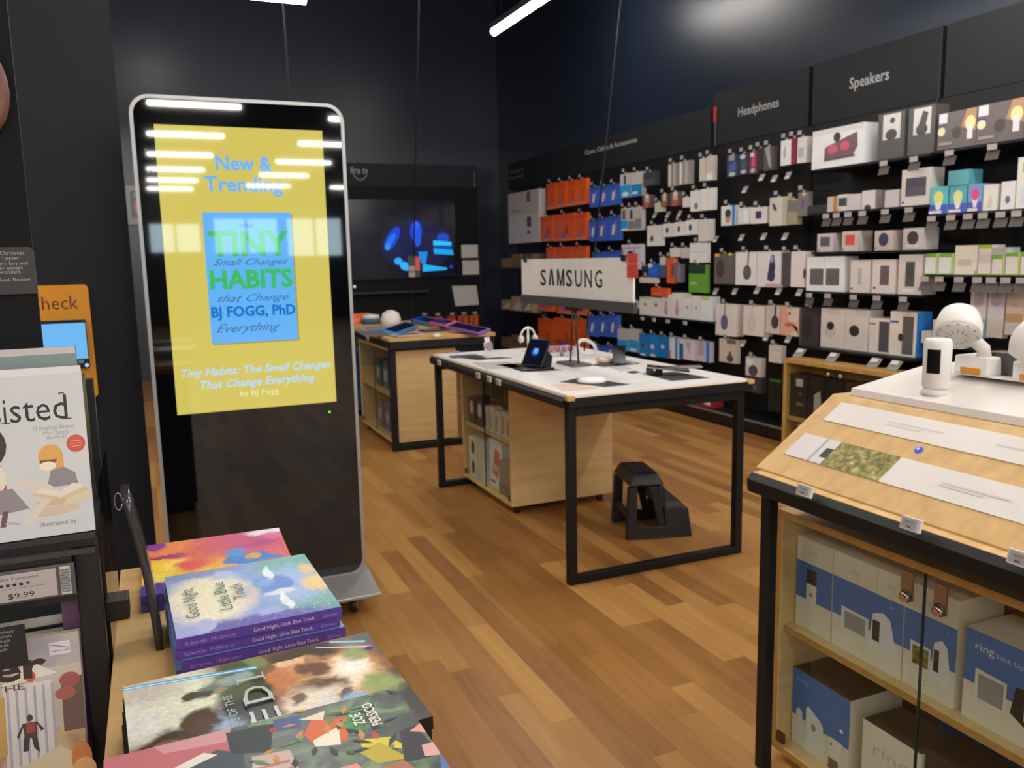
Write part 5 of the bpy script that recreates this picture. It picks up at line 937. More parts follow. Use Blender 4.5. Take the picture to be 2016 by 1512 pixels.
row('bottom blue row', 'cable_pack', 'pack', GD, [(1258, 658, 1276, 700, '#1a74b8', 'bright blue cable pack', [('e', .4, .5, .22, .1, '#5d3a4a'), ('r', .2, .0, .7, .1, '#c9c2bd')]), (1277, 659, 1296, 702, '#1a74b8', 'bright blue cable pack', [('e', .4, .45, .2, .12, '#c9a9a9'), ('r', .2, .0, .7, .1, '#c9c2bd')]), (1297, 662, 1316, 704, '#176aae', 'bright blue cable pack', [('e', .4, .5, .2, .09, '#d6a8b4')]), (1318, 664, 1334, 706, '#d1c6c6', 'white and blue cable pack', [('r', .7, 0, 1, 1, '#1a74b8'), ('r', 0, 0, .2, .4, '#b86a5a')]), (1338, 668, 1368, 708, '#c7bac2', 'white and blue cable pack', [('r', 0, 0, .25, .75, '#155c7a'), ('p', [(.4,.85),(.75,.85),(.6,.3)], '#a58f9c')]), (1370, 672, 1397, 712, '#b9aaa8', 'white and blue cable pack', [('r', .75, 0, 1, 1, '#2270bd'), ('r', .2, .3, .6, .9, '#a08a90')])])
GE = 'charger and case packs on the wall'
strp = [('r', .1, .04, .3, .96, '#c9bfae'), ('r', .62, .04, .78, .96, '#b7aaa2')]
row('top charger row', 'charger_pack', 'pack', GE, [(1267, 338, 1291, 366, '#3a3b3d', 'dark grey pack', [('r', .1, .1, .9, .5, '#4b4b4b')]), (1315, 322, 1334, 367, '#837b74', 'grey pack with a pale stripe', strp), (1336, 317, 1358, 363, '#8b837c', 'grey pack with a pale stripe', strp), (1377, 312, 1390, 356, '#b8ae9f', 'narrow cream pack'), (1391, 307, 1403, 355, '#b9aaa2', 'narrow cream pack', [('r', 0, 0, 1, .3, '#d6cfca')])])
fr = lambda k: [('r', .3, .35, .8, 1, '#cfc2b2'), ('p', [(.2,0),(.8,0),(.7,.5),(.3,.45)], '#a8564a'), ('e', .55, .6, .2, .2, '#bfa48a')]
row('second charger row', 'charger_pack', 'pack', GE, [(1265, 384, 1281, 409, '#6a4a44', 'rosy charger pack', fr(0)), (1289, 399, 1303, 417, '#b9b09e', 'small cream charger pack'), (1301, 382, 1314, 406, '#5d4a40', 'rosy charger pack', fr(1)), (1320, 378, 1337, 405, '#6a4f46', 'rosy charger pack', fr(0)), (1344, 388, 1357, 408, '#c8beb2', 'small white charger pack'), (1359, 375, 1380, 416, WHI, 'white charger pack', [('e', .55, .25, .18, .16, '#6f6a78')]), (1381, 371, 1403, 414, WHI, 'white charger pack', [('r', .6, .0, .64, 1, '#b7aca4')])])
ear = [('e', .4, .5, .13, .22, '#4a3f3a'), ('e', .4, .42, .08, .1, '#2f2826')]
row('third charger row', 'earbud_box', 'box', GE, [(1274, 444, 1301, 484, WHI, 'tall white earbud box', [('e', .35, .35, .13, .14, '#4a3f3a'), ('p', [(.35,.35),(.45,.35),(.42,.6)], '#4a3f3a')]), (1305, 440, 1327, 466, WHI, 'small white earbud box', ear), (1328, 437, 1349, 464, WHI, 'small white earbud box', ear), (1350, 433, 1373, 462, WHI, 'small white earbud box', ear), (1375, 432, 1399, 475, '#c3b9b0', 'tall plain white box')])
row('fourth charger row', 'charger_pack', 'pack', GE, [(1263, 524, 1275, 545, '#2c2a2d', 'dark pack'), (1276, 519, 1298, 545, '#2257ad', 'royal blue round pack', [('r', 0, .7, .4, 1, '#c9c2bc'), ('e', .5, .45, .36, .36, '#2a66c4')]), (1299, 506, 1311, 546, '#4a4f63', 'dark blue and white pack', [('r', 0, .6, 1, 1, '#bdb5ad')]), (1313, 507, 1327, 558, ORG, 'orange pack', [('p', [(.6,.2),(1,.3),(1,.7),(.6,.75)], '#6a4a48')]), (1328, 520, 1340, 556, '#6b5f68', 'mauve grey pack', [('r', .6, .1, .8, .9, '#8f858c')]), (1356, 521, 1389, 576, '#5f8f33', 'green pack with a dark photo top', [('r', 0, .68, 1, 1, '#26352c'), ('r', .1, .3, .5, .36, '#a3bd82')])])
row('upper white sleeve row', 'charger_pack', 'pack', GE, [(1319, 488, 1337, 506, '#c8c0b6', 'small white sleeve'), (1341, 488, 1357, 508, '#b9aca4', 'small beige sleeve'), (1358, 478, 1390, 517, WHI, 'square white sleeve', [('r', 0, .52, 1, .54, '#a89c92')])])
row('low white and orange row', 'charger_pack', 'pack', GE, [(1259, 546, 1291, 557, '#cbb9b0', 'flat white pack'), (1282, 567, 1313, 583, '#c94e26', 'orange rolled pack', [('r', .2, .2, .7, .4, '#e0744a')], {'x': 4.72})])
shelf('E', at_x(1330, 626, 4.74).z)
rp = [('p', [(.35,.1),(.6,.1),(.55,.7),(.4,.7)], '#b86a78'), ('e', .47, .35, .2, .2, '#c58a94'), ('r', .4, .2, .55, .3, '#5d7fae')]
row('white charger shelf row', 'charger_box', 'box', 'white charger boxes on one wall shelf', [(1259, 585, 1281, 622, WHI, 'white charger box', [('e', .5, .6, .12, .08, '#6a6058'), ('r', 0, .9, 1, 1, '#a8c06a')]), (1282, 586, 1301, 622, WHI, 'white charger box', [('e', .5, .6, .14, .1, '#5a5048')]), (1302, 580, 1322, 623, WHI, 'white box with a pink print', rp), (1323, 577, 1344, 623, WHI, 'white box with a pink print', rp), (1345, 582, 1361, 624, WHI, 'white charger box', [('e', .5, .5, .12, .06, '#7a7068'), ('r', 0, .9, 1, 1, '#b3c27a')]), (1362, 583, 1379, 625, WHI, 'white charger box', [('e', .5, .5, .12, .06, '#7a7068')]), (1380, 584, 1400, 626, '#d3d0cc', 'white charger box with lime top', [('r', 0, .86, .8, 1, '#a8bf5a')])], x=4.74, d=.1, hooks=False, sh=at_x(1330, 626, 4.74).z, chip=False)
for i, (u, v) in enumerate([(1265, 629), (1288, 631), (1315, 634), (1349, 637)]):
    c = at_x(u, v, 4.69); tag_chip('shelf_price_tag', (4.69, c.y, at_x(1330, 634, 4.69).z), 'pale price tag below the white charger shelf row, %s from left' % ORD[i], 'price tags along the wall shelves')
# headphones
def hp(c, cx=.5, r=.2, cy=.3): return [('p', [(cx-.03, cy), (cx+.03, cy), (cx+.05, 1), (cx+.0, 1)], c), ('e', cx, cy, r, r*.85, c), ('e', cx-.02, cy-.02, r*.55, r*.5, '#5f5668')]
GF = 'headphone packs on the wall'
row('top headphone row', 'earphone_pack', 'pack', GF, [(1431, 305, 1453, 348, '#33395a', 'navy earphone pack', [('r', .2, .75, .7, 1, '#8f8688'), ('p', [(.1,.2),(.9,.3),(.8,.7),(.3,.6)], '#4a5580'), ('e', .5, .12, .3, .1, '#a9a3a6')]), (1455, 302, 1473, 343, '#3a3a46', 'dark earphone pack', [('e', .4, .85, .3, .12, '#b9b2b0'), ('r', .3, .3, .7, .6, '#4d4f5a'), ('e', .5, .12, .3, .1, '#a9a3a6')]), (1475, 298, 1490, 341, '#6a3a4a', 'rose earphone pack', [('p', [(.3,.3),(.8,.3),(.7,.8),(.4,.8)], '#b04a66'), ('e', .4, .85, .3, .1, '#c9b0b4'), ('e', .5, .12, .3, .1, '#a9a3a6')]), (1491, 292, 1501, 334, '#3f2c38', 'dark plum earphone pack'), (1503, 289, 1523, 335, '#4d484b', 'grey earphone pack', [('p', [(.1,1),(.6,1),(.8,.1),(.6,.1)], '#8f868a')]), (1537, 276, 1557, 325, '#cfc6c3', 'white earphone pack', [('r', 0, .85, 1, 1, '#e6dfdc'), ('e', .4, .5, .15, .25, '#a89a98')]), (1558, 272, 1567, 323, '#7a2c3a', 'slim red earphone pack'), (1570, 270, 1588, 320, '#c6bdb8', 'white earphone pack', [('r', .1, .2, .7, .6, '#a39aa0')])])
row('second headphone row', 'earphone_pack', 'pack', GF, [(1420, 405, 1447, 444, '#c3c6cf', 'white pack with a face picture', [('e', .5, .42, .2, .32, '#b9785e'), ('e', .5, .62, .22, .2, '#3a2c2c'), ('r', .8, 0, 1, 1, '#1f73ac')]), (1453, 409, 1475, 441, '#c6beba', 'white earphone pack', [('r', .5, .1, .9, .9, '#d6d0cc')]), (1477, 408, 1508, 440, '#c9bdb4', 'white pack with dark square print', [('r', .35, .3, .72, .75, '#37304a')]), (1515, 388, 1549, 444, '#bdb2a5', 'tall cream earphone box', [('p', [(.15,.8),(.3,.78),(.45,.55),(.35,.5),(.2,.6)], '#4a3570'), ('r', .75, 0, 1, 1, '#a89a86')]), (1551, 392, 1570, 442, '#8f8468', 'olive beige pack', [('e', .6, .95, .25, .08, '#d9a52c'), ('r', 0, .5, 1, .95, '#6a6564')]), (1571, 378, 1590, 425, '#6f6866', 'grey pack with yellow tab', [('e', .6, .9, .2, .06, '#c9b23a'), ('e', .5, .5, .2, .2, '#5a5068')])])
row('third headphone row', 'headphone_box', 'box', GF, [(1406, 499, 1445, 559, '#5f5650', 'brown grey headphone box', [('e', .32, .5, .2, .3, '#403735'), ('e', .15, .95, .12, .05, '#c99a2c'), ('e', .8, .97, .1, .05, '#c9a52c')]), (1448, 496, 1488, 561, WHI, 'white box with dark earcup picture', [('p', [(.55,.3),(.62,.3),(.68,1),(.62,1)], '#4a4440'), ('e', .58, .38, .2, .22, '#4d4844'), ('e', .58, .38, .12, .15, '#5f5955')]), (1490, 495, 1537, 565, '#cbbfbc', 'white box with navy folded headphones', [('p', [(.45,.2),(.7,.2),(.78,.55),(.72,.9),(.6,.9),(.52,.6)], '#2f2a44'), ('e', .62, .33, .16, .18, '#3a3252'), ('e', .65, .78, .05, .1, '#9a92a8'), ('r', .4, .02, 1, .09, '#b08a90')]), (1540, 497, 1556, 562, '#4a4446', 'slim dark headphone box'), (1557, 495, 1585, 565, '#cdbfb8', 'white headphone box', [('e', .97, .38, .1, .14, '#4a3226')])], d=.09)
row('fourth headphone row', 'headphone_box', 'box', GF, [(1409, 599, 1448, 661, '#c9bdb2', 'white box with violet grey earcup', [('p', [(.42,.4),(.47,.4),(.5,1),(.46,1)], '#4a4248'), ('e', .45, .42, .18, .24, '#51496a'), ('e', .46, .4, .11, .15, '#5f5875')]), (1463, 602, 1504, 661, '#c8bbb0', 'white box with pale grey earcup', [('e', .42, .36, .2, .24, '#b7a99e'), ('e', .42, .36, .16, .19, '#bdb0a5'), ('r', .35, .6, .5, 1, '#c4b2a8')]), (1508, 602, 1535, 657, '#b8aca0', 'white box with plum earcup', [('p', [(.6,.4),(.72,.4),(.75,1),(.62,1)], '#3a2c30'), ('e', .66, .42, .28, .24, '#45353e')]), (1537, 606, 1572, 661, '#cbb39c', 'box with a close-up of a face', [('p', [(0,0),(.4,0),(1,.3),(1,.1),(.9,.5),(.5,.5),(.3,1),(0,1)], '#c98f78'), ('p', [(.2,.4),(.5,.5),(.7,.38),(.4,.3)], '#a35d50'), ('e', .5, .8, .06, .06, '#4a3a36')]), (1574, 606, 1613, 682, '#383234', 'large dark headphone box', [('e', .4, .5, .28, .3, '#2a2527'), ('r', 0, 0, .1, 1, '#4f4845')])], d=.1)
row('fifth headphone row', 'headphone_box', 'box', GF, [(1416, 668, 1449, 714, '#b5a996', 'cream pack with a dark earbud', [('e', .65, .2, .2, .16, '#4a3a3a'), ('p', [(.55,.2),(.75,.2),(.72,.5),(.6,.5)], '#5d4a44'), ('r', .45, .82, 1, 1, '#6a5444')]), (1468, 704, 1498, 741, '#b9ada5', 'pale pack with dark headphone', [('e', .5, .3, .3, .3, '#4a4044'), ('p', [(.1,.95),(.6,.9),(.3,.5),(.0,.7)], '#d9d0c6')]), (1514, 680, 1538, 714, '#c3b2aa', 'pinkish white pack', [('r', .15, .7, .8, .74, '#9c8c88')])])
prod('headphone_box', 'black box with green trim standing low in the headphone bay', 'box', (4.73, at_x(1537, 800, 4.73).y, at_x(1525, 810, 4.73).z), (4.9, at_x(1513, 800, 4.73).y, at_x(1525, 747, 4.73).z), '#191a19', 'l', [('r', .0, .93, 1, 1, '#2f6a1c'), ('r', 0, 0, .05, 1, '#223a1c')], GF)
prod('headphone_box', 'dark tall box under the pale headphone pack near white table corner', 'box', (4.745, at_x(1498, 755, 4.745).y, at_x(1480, 772, 4.745).z), (4.8, at_x(1468, 755, 4.745).y, at_x(1480, 743, 4.745).z), '#3a3436', 'l', [('r', .1, .2, .7, .5, '#5a5050')], GF)
q0, q1 = at_x(1353, 808, 4.7), at_x(1398, 812, 4.7)
prod('accessory_box', 'red and cream box lying low on the deck behind the white table', 'box', (4.7, q1.y, q1.z), (4.85, q0.y, q1.z+.11), '#8f2326', 'l', [('p', [(.3,1),(1,1),(1,.55),(.45,.7)], '#d9cdb4'), ('r', 0, 0, .15, .4, '#c9c2bd')])
def lab_hook(u, v, k, where):
    p = at_x(u, v, 4.74); r = MB().tube([(XP+.002, p.y, p.z+.03), (4.735, p.y, p.z+.03), (4.728, p.y, p.z+.036)], .0028, BLK, 5).build('peg_hook', None, (XP, p.y, p.z+.03)); tag(r, 'empty black peg hook with tilted pale label %s, %s from left' % (where, ORD[k]), 'hook', 'empty peg hooks with tilted labels')
    m = MB(); m.prism([(4.705, p.y-.03, p.z-.025), (4.705, p.y+.03, p.z-.025), (4.735, p.y+.03, p.z+.03), (4.735, p.y-.03, p.z+.03)], (.002, 0, -.001), mat('#8f8682', .5)); m.prism([(4.704, p.y-.022, p.z-.024), (4.704, p.y+.022, p.z-.024), (4.715, p.y+.022, p.z-.004), (4.715, p.y-.022, p.z-.004)], (.0008, 0, -.0004), mat('#c9c2bd', .5)); m.build('price_label', r)
for wh, L in (('above the third headphone row', [(1412, 471), (1463, 468), (1507, 466), (1549, 466)]), ('below the third headphone row', [(1412, 574), (1450, 574), (1494, 572), (1536, 574), (1577, 576)]), ('above the second headphone row', [(1470, 374), (1503, 350), (1528, 352), (1555, 346)]), ('in the charger bay', [(1292, 424), (1318, 423), (1341, 421)]), ('below the fourth headphone row', [(1466, 676), (1512, 664), (1555, 668)])):
    for k, (u, v) in enumerate(L): lab_hook(u, v, k, wh)
# speakers
SPK = lambda c, cy=.55: [('r', .2, .3, .8, .82, c), ('e', .1, .1, .05, .05, '#4a4442')]
GS = 'speaker boxes on the wall shelves'
shelf('G', at_x(1655, 326, 4.72).z-.005); z1 = at_x(1655, 326, 4.72).z-.0045
a, b = at_x(1601, 296, 4.72), at_x(1702, 280, 4.72)
bag = [('r', 0, .86, 1, 1, '#c4bcb8'), ('p', [(.25,.17),(.8,.2),(.9,.45),(.88,.8),(.3,.55),(.26,.5)], '#6a4f58'), ('p', [(.3,.55),(.55,.68),(.6,.85),(.42,.85)], '#d8ccc9'), ('e', .5, .75, .07, .12, '#3a3034'), ('e', .42, .46, .1, .12, '#b5565f'), ('e', .66, .5, .09, .12, '#c04f6a'), ('p', [(.28,.18),(.85,.2),(.86,.25),(.28,.22)], '#5a4248')]
prod('handbag_box', 'white box with a mauve handbag picture, top left of speaker bay', 'box', (4.71, b.y, z1), (4.85, a.y, at_x(1655, 249, 4.71).z), '#d9d1cd', 'l', bag, GS)
spw = lambda d: [('r', .2, .42, .85, .96, '#c3bbb5'), ('e', .52, .52, .22, .12, '#454140')] + ([('e', .55, .82, .1, .06, '#4a4644')] if d else [('p', [(.3,.45),(.62,.45),(.75,.85),(.55,.9)], '#4f4846')])
row('top speaker shelf', 'speaker_box', 'box', GS, [(1728, 221, 1780, 313, '#4d4a48', 'charcoal speaker box with white window', spw(1)), (1788, 209, 1840, 303, '#4d4a48', 'charcoal speaker box with slanted device', spw(0))], x=4.72, d=.12, hooks=False, chip=True, sh=z1)
z2 = at_x(1720, 411, 4.72).z; shelf('G', z2)
row('second speaker shelf', 'speaker_box', 'box', GS, [(1590, 404, 1627, 427, '#35322f', 'low dark box', [], {'nochip': 1}), (1629, 387, 1647, 417, '#b3a59d', 'small box with amber edge', [('r', .65, 0, 1, 1, '#a8743a')]), (1649, 383, 1668, 418, '#c3b8b0', 'white box with dark screen', [('r', .1, .3, .95, .8, '#3c3e3c'), ('r', 0, .86, 1, .9, '#e0dad5'), ('r', 0, 0, .4, .2, '#d09a80')]), (1669, 382, 1694, 417, '#b7aea9', 'plain pale box'), (1697, 375, 1723, 413, '#c3b9b4', 'white box with dark dome', [('e', .45, .08, .25, .16, '#3a3638')], {'fm': {'f': '#8f8784'}}), (1742, 374, 1768, 409, '#b5aaa4', 'plain pale box'), (1775, 332, 1832, 407, '#bfb3aa', 'large white box with dark square screen', [('r', .15, .26, .85, .76, '#4a4550'), ('r', .2, .26, .8, .5, '#554f5c'), ('e', .08, .1, .04, .04, '#4a4442')])], x=4.72, d=.12, hooks=False, chip=True, sh=z2)
z3 = at_x(1710, 494, 4.72).z; shelf('G', z3)
row('third speaker shelf', 'speaker_box', 'box', GS, [(1609, 460, 1640, 495, '#bdb0a8', 'white box with slate speaker', SPK('#55525f')), (1658, 455, 1689, 494, '#bdb0a8', 'white box with red speaker', SPK('#c4523a')), (1722, 454, 1757, 493, '#b8aa9c', 'white box with navy round speaker', [('e', .5, .55, .28, .34, '#3e3e50'), ('e', .08, .14, .05, .05, '#4a4442')]), (1778, 449, 1818, 491, '#b8a9a4', 'white box with black round speaker', [('e', .48, .55, .28, .32, '#3d3835'), ('r', .2, .12, .8, .25, '#cfc2b8')])], x=4.72, d=.14, hooks=False, sh=z3)
z4 = at_x(1710, 577, 4.72).z; shelf('G', z4)
row('fourth speaker shelf', 'speaker_box', 'box', GS, [(1588, 506, 1622, 575, '#d9d1cc', 'big white box with grey screen', [('r', .2, .18, .98, .66, '#5d5552')]), (1623, 505, 1661, 575, '#d9d1cc', 'big white box with grey screen', [('r', .08, .18, .78, .66, '#5d5552')]), (1674, 512, 1712, 575, '#c2b8ae', 'white box with slim silver speaker', [('r', .4, .25, .6, .75, '#a39a92'), ('e', .1, .12, .05, .04, '#3a3634')]), (1717, 511, 1762, 576, '#c6bab2', 'white box with slim brown speaker', [('r', .35, .25, .75, .82, '#5f4f50'), ('e', .12, .16, .06, .04, '#3a3634')]), (1769, 501, 1815, 577, '#c1b4aa', 'white box with tall dark speaker', [('r', .3, .2, .7, .82, '#4d4a46'), ('r', .35, .4, .65, .75, '#3f4240'), ('r', .2, .05, .7, .14, '#d2c7be')])], x=4.72, d=.14, hooks=False, chip=True, sh=z4)
z5 = at_x(1700, 692, 4.72).z; shelf('G', z5, 4.62)
row('lowest speaker shelf', 'speaker_box', 'box', GS, [(1616, 608, 1662, 686, '#bfb3a9', 'white box with small black speaker ball', [('e', .42, .56, .16, .11, '#2f2a28'), ('e', .42, .42, .25, .18, '#b3a79d'), ('e', .42, .55, .15, .1, '#2a2624')]), (1663, 610, 1709, 689, '#bfb3a9', 'white box with big black speaker ball', [('e', .42, .48, .22, .14, '#2f2622')]), (1711, 627, 1750, 692, '#cabdb0', 'white box with a grey panel', [('r', .5, .05, 1, .92, '#454444'), ('r', 0, .82, .3, .86, '#5a4fb0')]), (1752, 614, 1804, 698, '#cbbdae', 'white and blue box with black knob', [('r', .48, .04, .9, .9, '#544e4b'), ('r', 0, .74, .32, .79, '#4a4fb0'), ('e', .42, .42, .1, .09, '#2f2624')], {'fm': {'f': '#2a72b8'}})], x=4.72, d=.14, hooks=False, chip=False, sh=z5)
for i, (u, v) in enumerate([(1575, 702), (1640, 712), (1722, 722), (1762, 722)]):
    c = at_x(u, v, 4.6); c.z = max(c.z, .768); t = thing('shelf_price_tag', 'grey sloping price tag above the low wall cabinet, %s from left' % ORD[i], 'price tag', (4.6, c.y, c.z), 'price tags along the wall shelves')
    MB().prism([(4.56, c.y-.045, c.z-.03), (4.56, c.y+.045, c.z-.03), (4.62, c.y+.045, c.z+.03), (4.62, c.y-.045, c.z+.03)], (.004, 0, -.004), mat('#8f857f', .5)).build('holder_plate', t); MB().prism([(4.585, c.y-.03, c.z+.004), (4.585, c.y+.03, c.z+.004), (4.61, c.y+.03, c.z+.03), (4.61, c.y-.03, c.z+.03)], (-.002, 0, .002), mat('#d0c9c4', .5)).build('tag', t)
# smart bulbs etc.
GH = 'smart home boxes on the wall shelves'
bulbs = lambda t: [('r', .02, .72, .24, .98, '#d6cec8'), ('r', .02, .62, .2, .66, '#4a3f8a'), ('e', .1, .5, .1, .12, '#d9c9a4'), ('e', .5, .42, .12, .16, '#4a4240'), ('p', [(.62,.55),(1,.4),(1,1),(.75,1)], '#a8805c'), ('e', .85, .62, .13, .2, '#f0d68a'), ('r', .78, .2, .92, .6, '#e2d6c8'), ('r', .05, .12, .4, .2, '#8f8480')]
zh1 = at_x(1930, 285, 4.72).z; shelf('H', zh1)
row('top bulb shelf', 'bulb_box', 'box', GH, [(1847, 218, 1922, 290, '#645955', 'dark bulb kit box with glowing lamp picture', bulbs(0)), (1924, 200, 2016, 284, '#645955', 'dark bulb kit box with glowing lamp picture', bulbs(1))], x=4.72, d=.12, hooks=False, chip=True, sh=zh1)
zh2 = at_x(1930, 416, 4.72).z; shelf('H', zh2)
bulb = lambda c, h: [('r', 0, 0, 1, .35, '#4a52a4'), ('p', [(.25,.55),(.75,.55),(.6,.15),(.4,.15)], '#ded3cc'), ('e', .5, .62, .26, .22, h), ('r', .0, .02, .7, .12, '#cfc2be')]
row('second bulb shelf', 'bulb_box', 'box', GH, [(1830, 368, 1866, 418, '#58a5a8', 'teal bulb box with yellow bulb', bulb('#58a5a8', '#e0c468')), (1869, 366, 1903, 417, '#4f9aa4', 'teal bulb box with yellow bulb', bulb('#4f9aa4', '#dfc67a')), (1906, 362, 1934, 415, '#6a8fae', 'blue bulb box with pink bulb', bulb('#6a8fae', '#cc3f78')), (1936, 363, 1963, 413, '#cfc6ba', 'white bulb box', [('p', [(.3,.1),(.6,.1),(.7,.4),(.5,.6)], '#bdb29c')]), (1971, 357, 1998, 411, '#d2c8c4', 'white bulb box', [('e', .5, .35, .18, .14, '#6a6066')]), (2002, 309, 2034, 408, '#d0c6bc', 'tall white bulb box', [('r', .3, .7, .9, .9, '#b3a080'), ('r', .3, .1, .9, .4, '#b8c0d0')])], x=4.72, d=.11, hooks=False, chip=True, sh=zh2)
t1 = at_x(1867, 348, 4.72); t2 = at_x(1908, 345, 4.72)
prod('bulb_box', 'teal box lying on top of the first two bulb boxes', 'box', (4.72, t2.y, at_x(1887, 365, 4.72).z+.001), (4.84, t1.y, at_x(1887, 335, 4.72).z), '#58989c', 'l', [], GH)
zh3 = at_x(1920, 541, 4.72).z; shelf('H', zh3)
gw = [('r', 0, .82, 1, 1, '#6a9a2f'), ('r', .85, 0, 1, 1, '#9ab85a'), ('r', 0, 0, 1, .05, '#8aa83a')]
row('green and white shelf', 'smart_plug_box', 'box', GH, [(1821, 499, 1846, 542, WHI, 'white and green plug box', gw), (1848, 499, 1877, 542, WHI, 'white and green plug box', gw), (1880, 483, 1924, 541, '#cdc3b0', 'tall cream box with lime edge', [('r', .15, .3, .75, .52, '#b5a998'), ('r', .9, 0, 1, .15, '#8fa83a')]), (1926, 482, 1951, 541, '#c9baae', 'tall white box with lime cap', [('r', 0, .88, 1, 1, '#93a82a'), ('r', 0, .4, 1, .7, '#bfb0a6'), ('r', 0, 0, 1, .04, '#8fa83a')]), (1953, 503, 1977, 541, '#cbbfb4', 'white box with lime edge', gw), (1980, 497, 2008, 541, '#cbbfb4', 'white box with lime edge', gw), (2010, 497, 2040, 541, '#cbbfb4', 'white box with lime edge', gw)], x=4.72, d=.12, hooks=False, chip=True, sh=zh3)
t1 = at_x(1952, 491, 4.72); t2 = at_x(1982, 491, 4.72)
prod('smart_plug_box', 'grey green box lying on top of the lime edged boxes', 'box', (4.72, t2.y, zh3+.118), (4.84, t1.y, zh3+.165), '#9aa093', 'l', [], GH)
row('low clear pack row', 'clear_pack', 'pack', GH, [(1910, 563, 1941, 665, '#b3a8a4', 'tall pale clear pack with teal base', [('r', 0, 0, 1, .42, '#a9aaa6'), ('r', .5, 0, 1, .36, '#5f9a9c'), ('e', .5, .75, .35, .14, '#a3908c')]), (1944, 570, 1976, 665, '#b2a8a4', 'tall pale lilac clear pack', [('e', .5, .78, .35, .14, '#a496a2'), ('r', 0, 0, 1, .4, '#aea39b')]), (1980, 575, 2014, 660, '#b09c8c', 'beige and brown clear pack', [('r', 0, .3, 1, .5, '#9a7c56'), ('r', .1, .6, .4, 1, '#b8a098'), ('r', 0, 0, 1, .28, '#b0a598')])], x=4.745, d=.05)
zh5 = at_x(1840, 678, 4.72).z; shelf('H', zh5)
row('lowest bulb shelf', 'bulb_box', 'box', GH, [(1814, 652, 1834, 676, '#b5aca2', 'small pale box'), (1836, 630, 1856, 676, '#c0b4a4', 'small cream box', [('r', 0, .5, 1, .55, '#a39a8c')]), (1858, 650, 1880, 676, '#b5aca2', 'small pale box', [('r', 0, .4, 1, .45, '#8f877d')])], x=4.74, d=.1, hooks=False, sh=zh5)
# corner bay: tall white box, baskets
prod('hanging_box', 'tall greyish white box at top of the corner bay', 'box', (4.74, at_x(1061, 420, 4.74).y, at_x(1030, 478, 4.74).z), (4.84, at_x(1001, 420, 4.74).y, at_x(1030, 377, 4.74).z), '#a69c9a', 'l', [('r', 0, 0, 1, .55, '#b3aba9'), ('r', .62, .78, .74, .98, '#6a5a5c'), ('r', .62, .3, .76, .5, '#4a4248'), ('r', .1, .62, .4, .65, '#7d7476'), ('e', .68, .2, .06, .04, '#5a5458')])
for i, (va, vb, cs, lab) in enumerate([(500, 527, '#8a6c42', 'upper'), (585, 613, '#a08a68', 'middle'), (662, 690, '#7d5a36', 'lower')]):
    x = 4.68; z = at_x(1025, vb, x).z; shelf('A', z, 4.66); h = at_x(1025, va, x).z-z
    ya, yb = at_x(987, vb, x).y, at_x(1050, vb, x).y
    for j in range(3):
        y0 = ya - (ya-yb)*j/3; y1 = ya - (ya-yb)*(j+.92)/3; hh = h*(.7 if j == 0 else 1); m = MB()
        c0 = mat(['#8f7046', '#7c6440', '#6a553c'][j] if i == 0 else ['#a58c62', '#b09a84', '#9a7f60'][j] if i == 1 else '#7d5a36', .7)
        m.prism([(x, y0, z+.0005), (x, y1, z+.0005), (x, y1+.01, z+hh), (x, y0-.02, z+hh)], (.2, 0, 0), c0)
        if i == 1: m.poly([(x-.001, y0-.05, z+.02), (x-.001, y1+.03, z+.03), (x-.001, y1+.06, z+hh*.8)], mat('#d8cabb', .6))
        tag(m.build('basket', None, (x+.1, (y0+y1)/2, z)), 'tan basket, %s on the %s shelf of the corner bay' % (['leftmost', 'middle', 'rightmost'][j], lab), 'basket', 'tan baskets in the corner bay')
# low birch cabinet in front of the speaker bay
wc = cabinet('display_cabinet', 'birch framed low wall cabinet with dark boxes behind glass', 4.45, XD-.005, 3.25, at_x(1541, 780, 4.45).y, 0.02, .735, .29, BIRCH_D, locks=False, feet=False, t=.03, seam=at_x(1643, 740, 4.45).y, grp='birch display cabinets')
for k, u in enumerate((1631, 1655)):
    p = at_x(u, 737+4*k, 4.445); m = MB(); m.lathe([(.011, 0), (.015, .01), (.012, .02), (0, .023)], (4.453, p.y, p.z), mat('#d9d9d9', .15, .9), 14, (-1,0,0)); m.build('door_knob', wc)
for i, (u0, u1, v0, c, ops) in enumerate([(1552, 1590, 735, '#2b2320', [('r', .35, .72, .75, .9, '#a89c92'), ('r', .5, .52, .7, .58, '#5d4a44'), ('r', .4, .28, .8, .34, '#6f6460')]), (1592, 1622, 742, '#241e1c', [('p', [(.4,.1),(.9,.3),(.8,.7),(.4,.6)], '#9a9088')]), (1624, 1660, 748, '#1f1a18', []), (1664, 1720, 752, '#2a221e', [])]):
    a, b = at_x(u0, v0, 4.49), at_x(u1, v0, 4.49); a.y = min(a.y, at_x(1541, 780, 4.45).y-.034)
    prod('boxed_device', 'dark brown box behind glass in the low wall cabinet, %s' % ['leftmost', 'second', 'third', 'rightmost'][i], 'box', (4.49, b.y, .2905), (4.63, a.y, .62), c, 'l', ops, 'dark boxes in the low wall cabinet')
a, b = at_x(1575, 820, 4.49), at_x(1600, 820, 4.49)
prod('boxed_device', 'grey white box at the bottom of the low wall cabinet', 'box', (4.47, b.y, .0505), (4.62, a.y, .24), '#a79c92', 'l', [], 'dark boxes in the low wall cabinet')
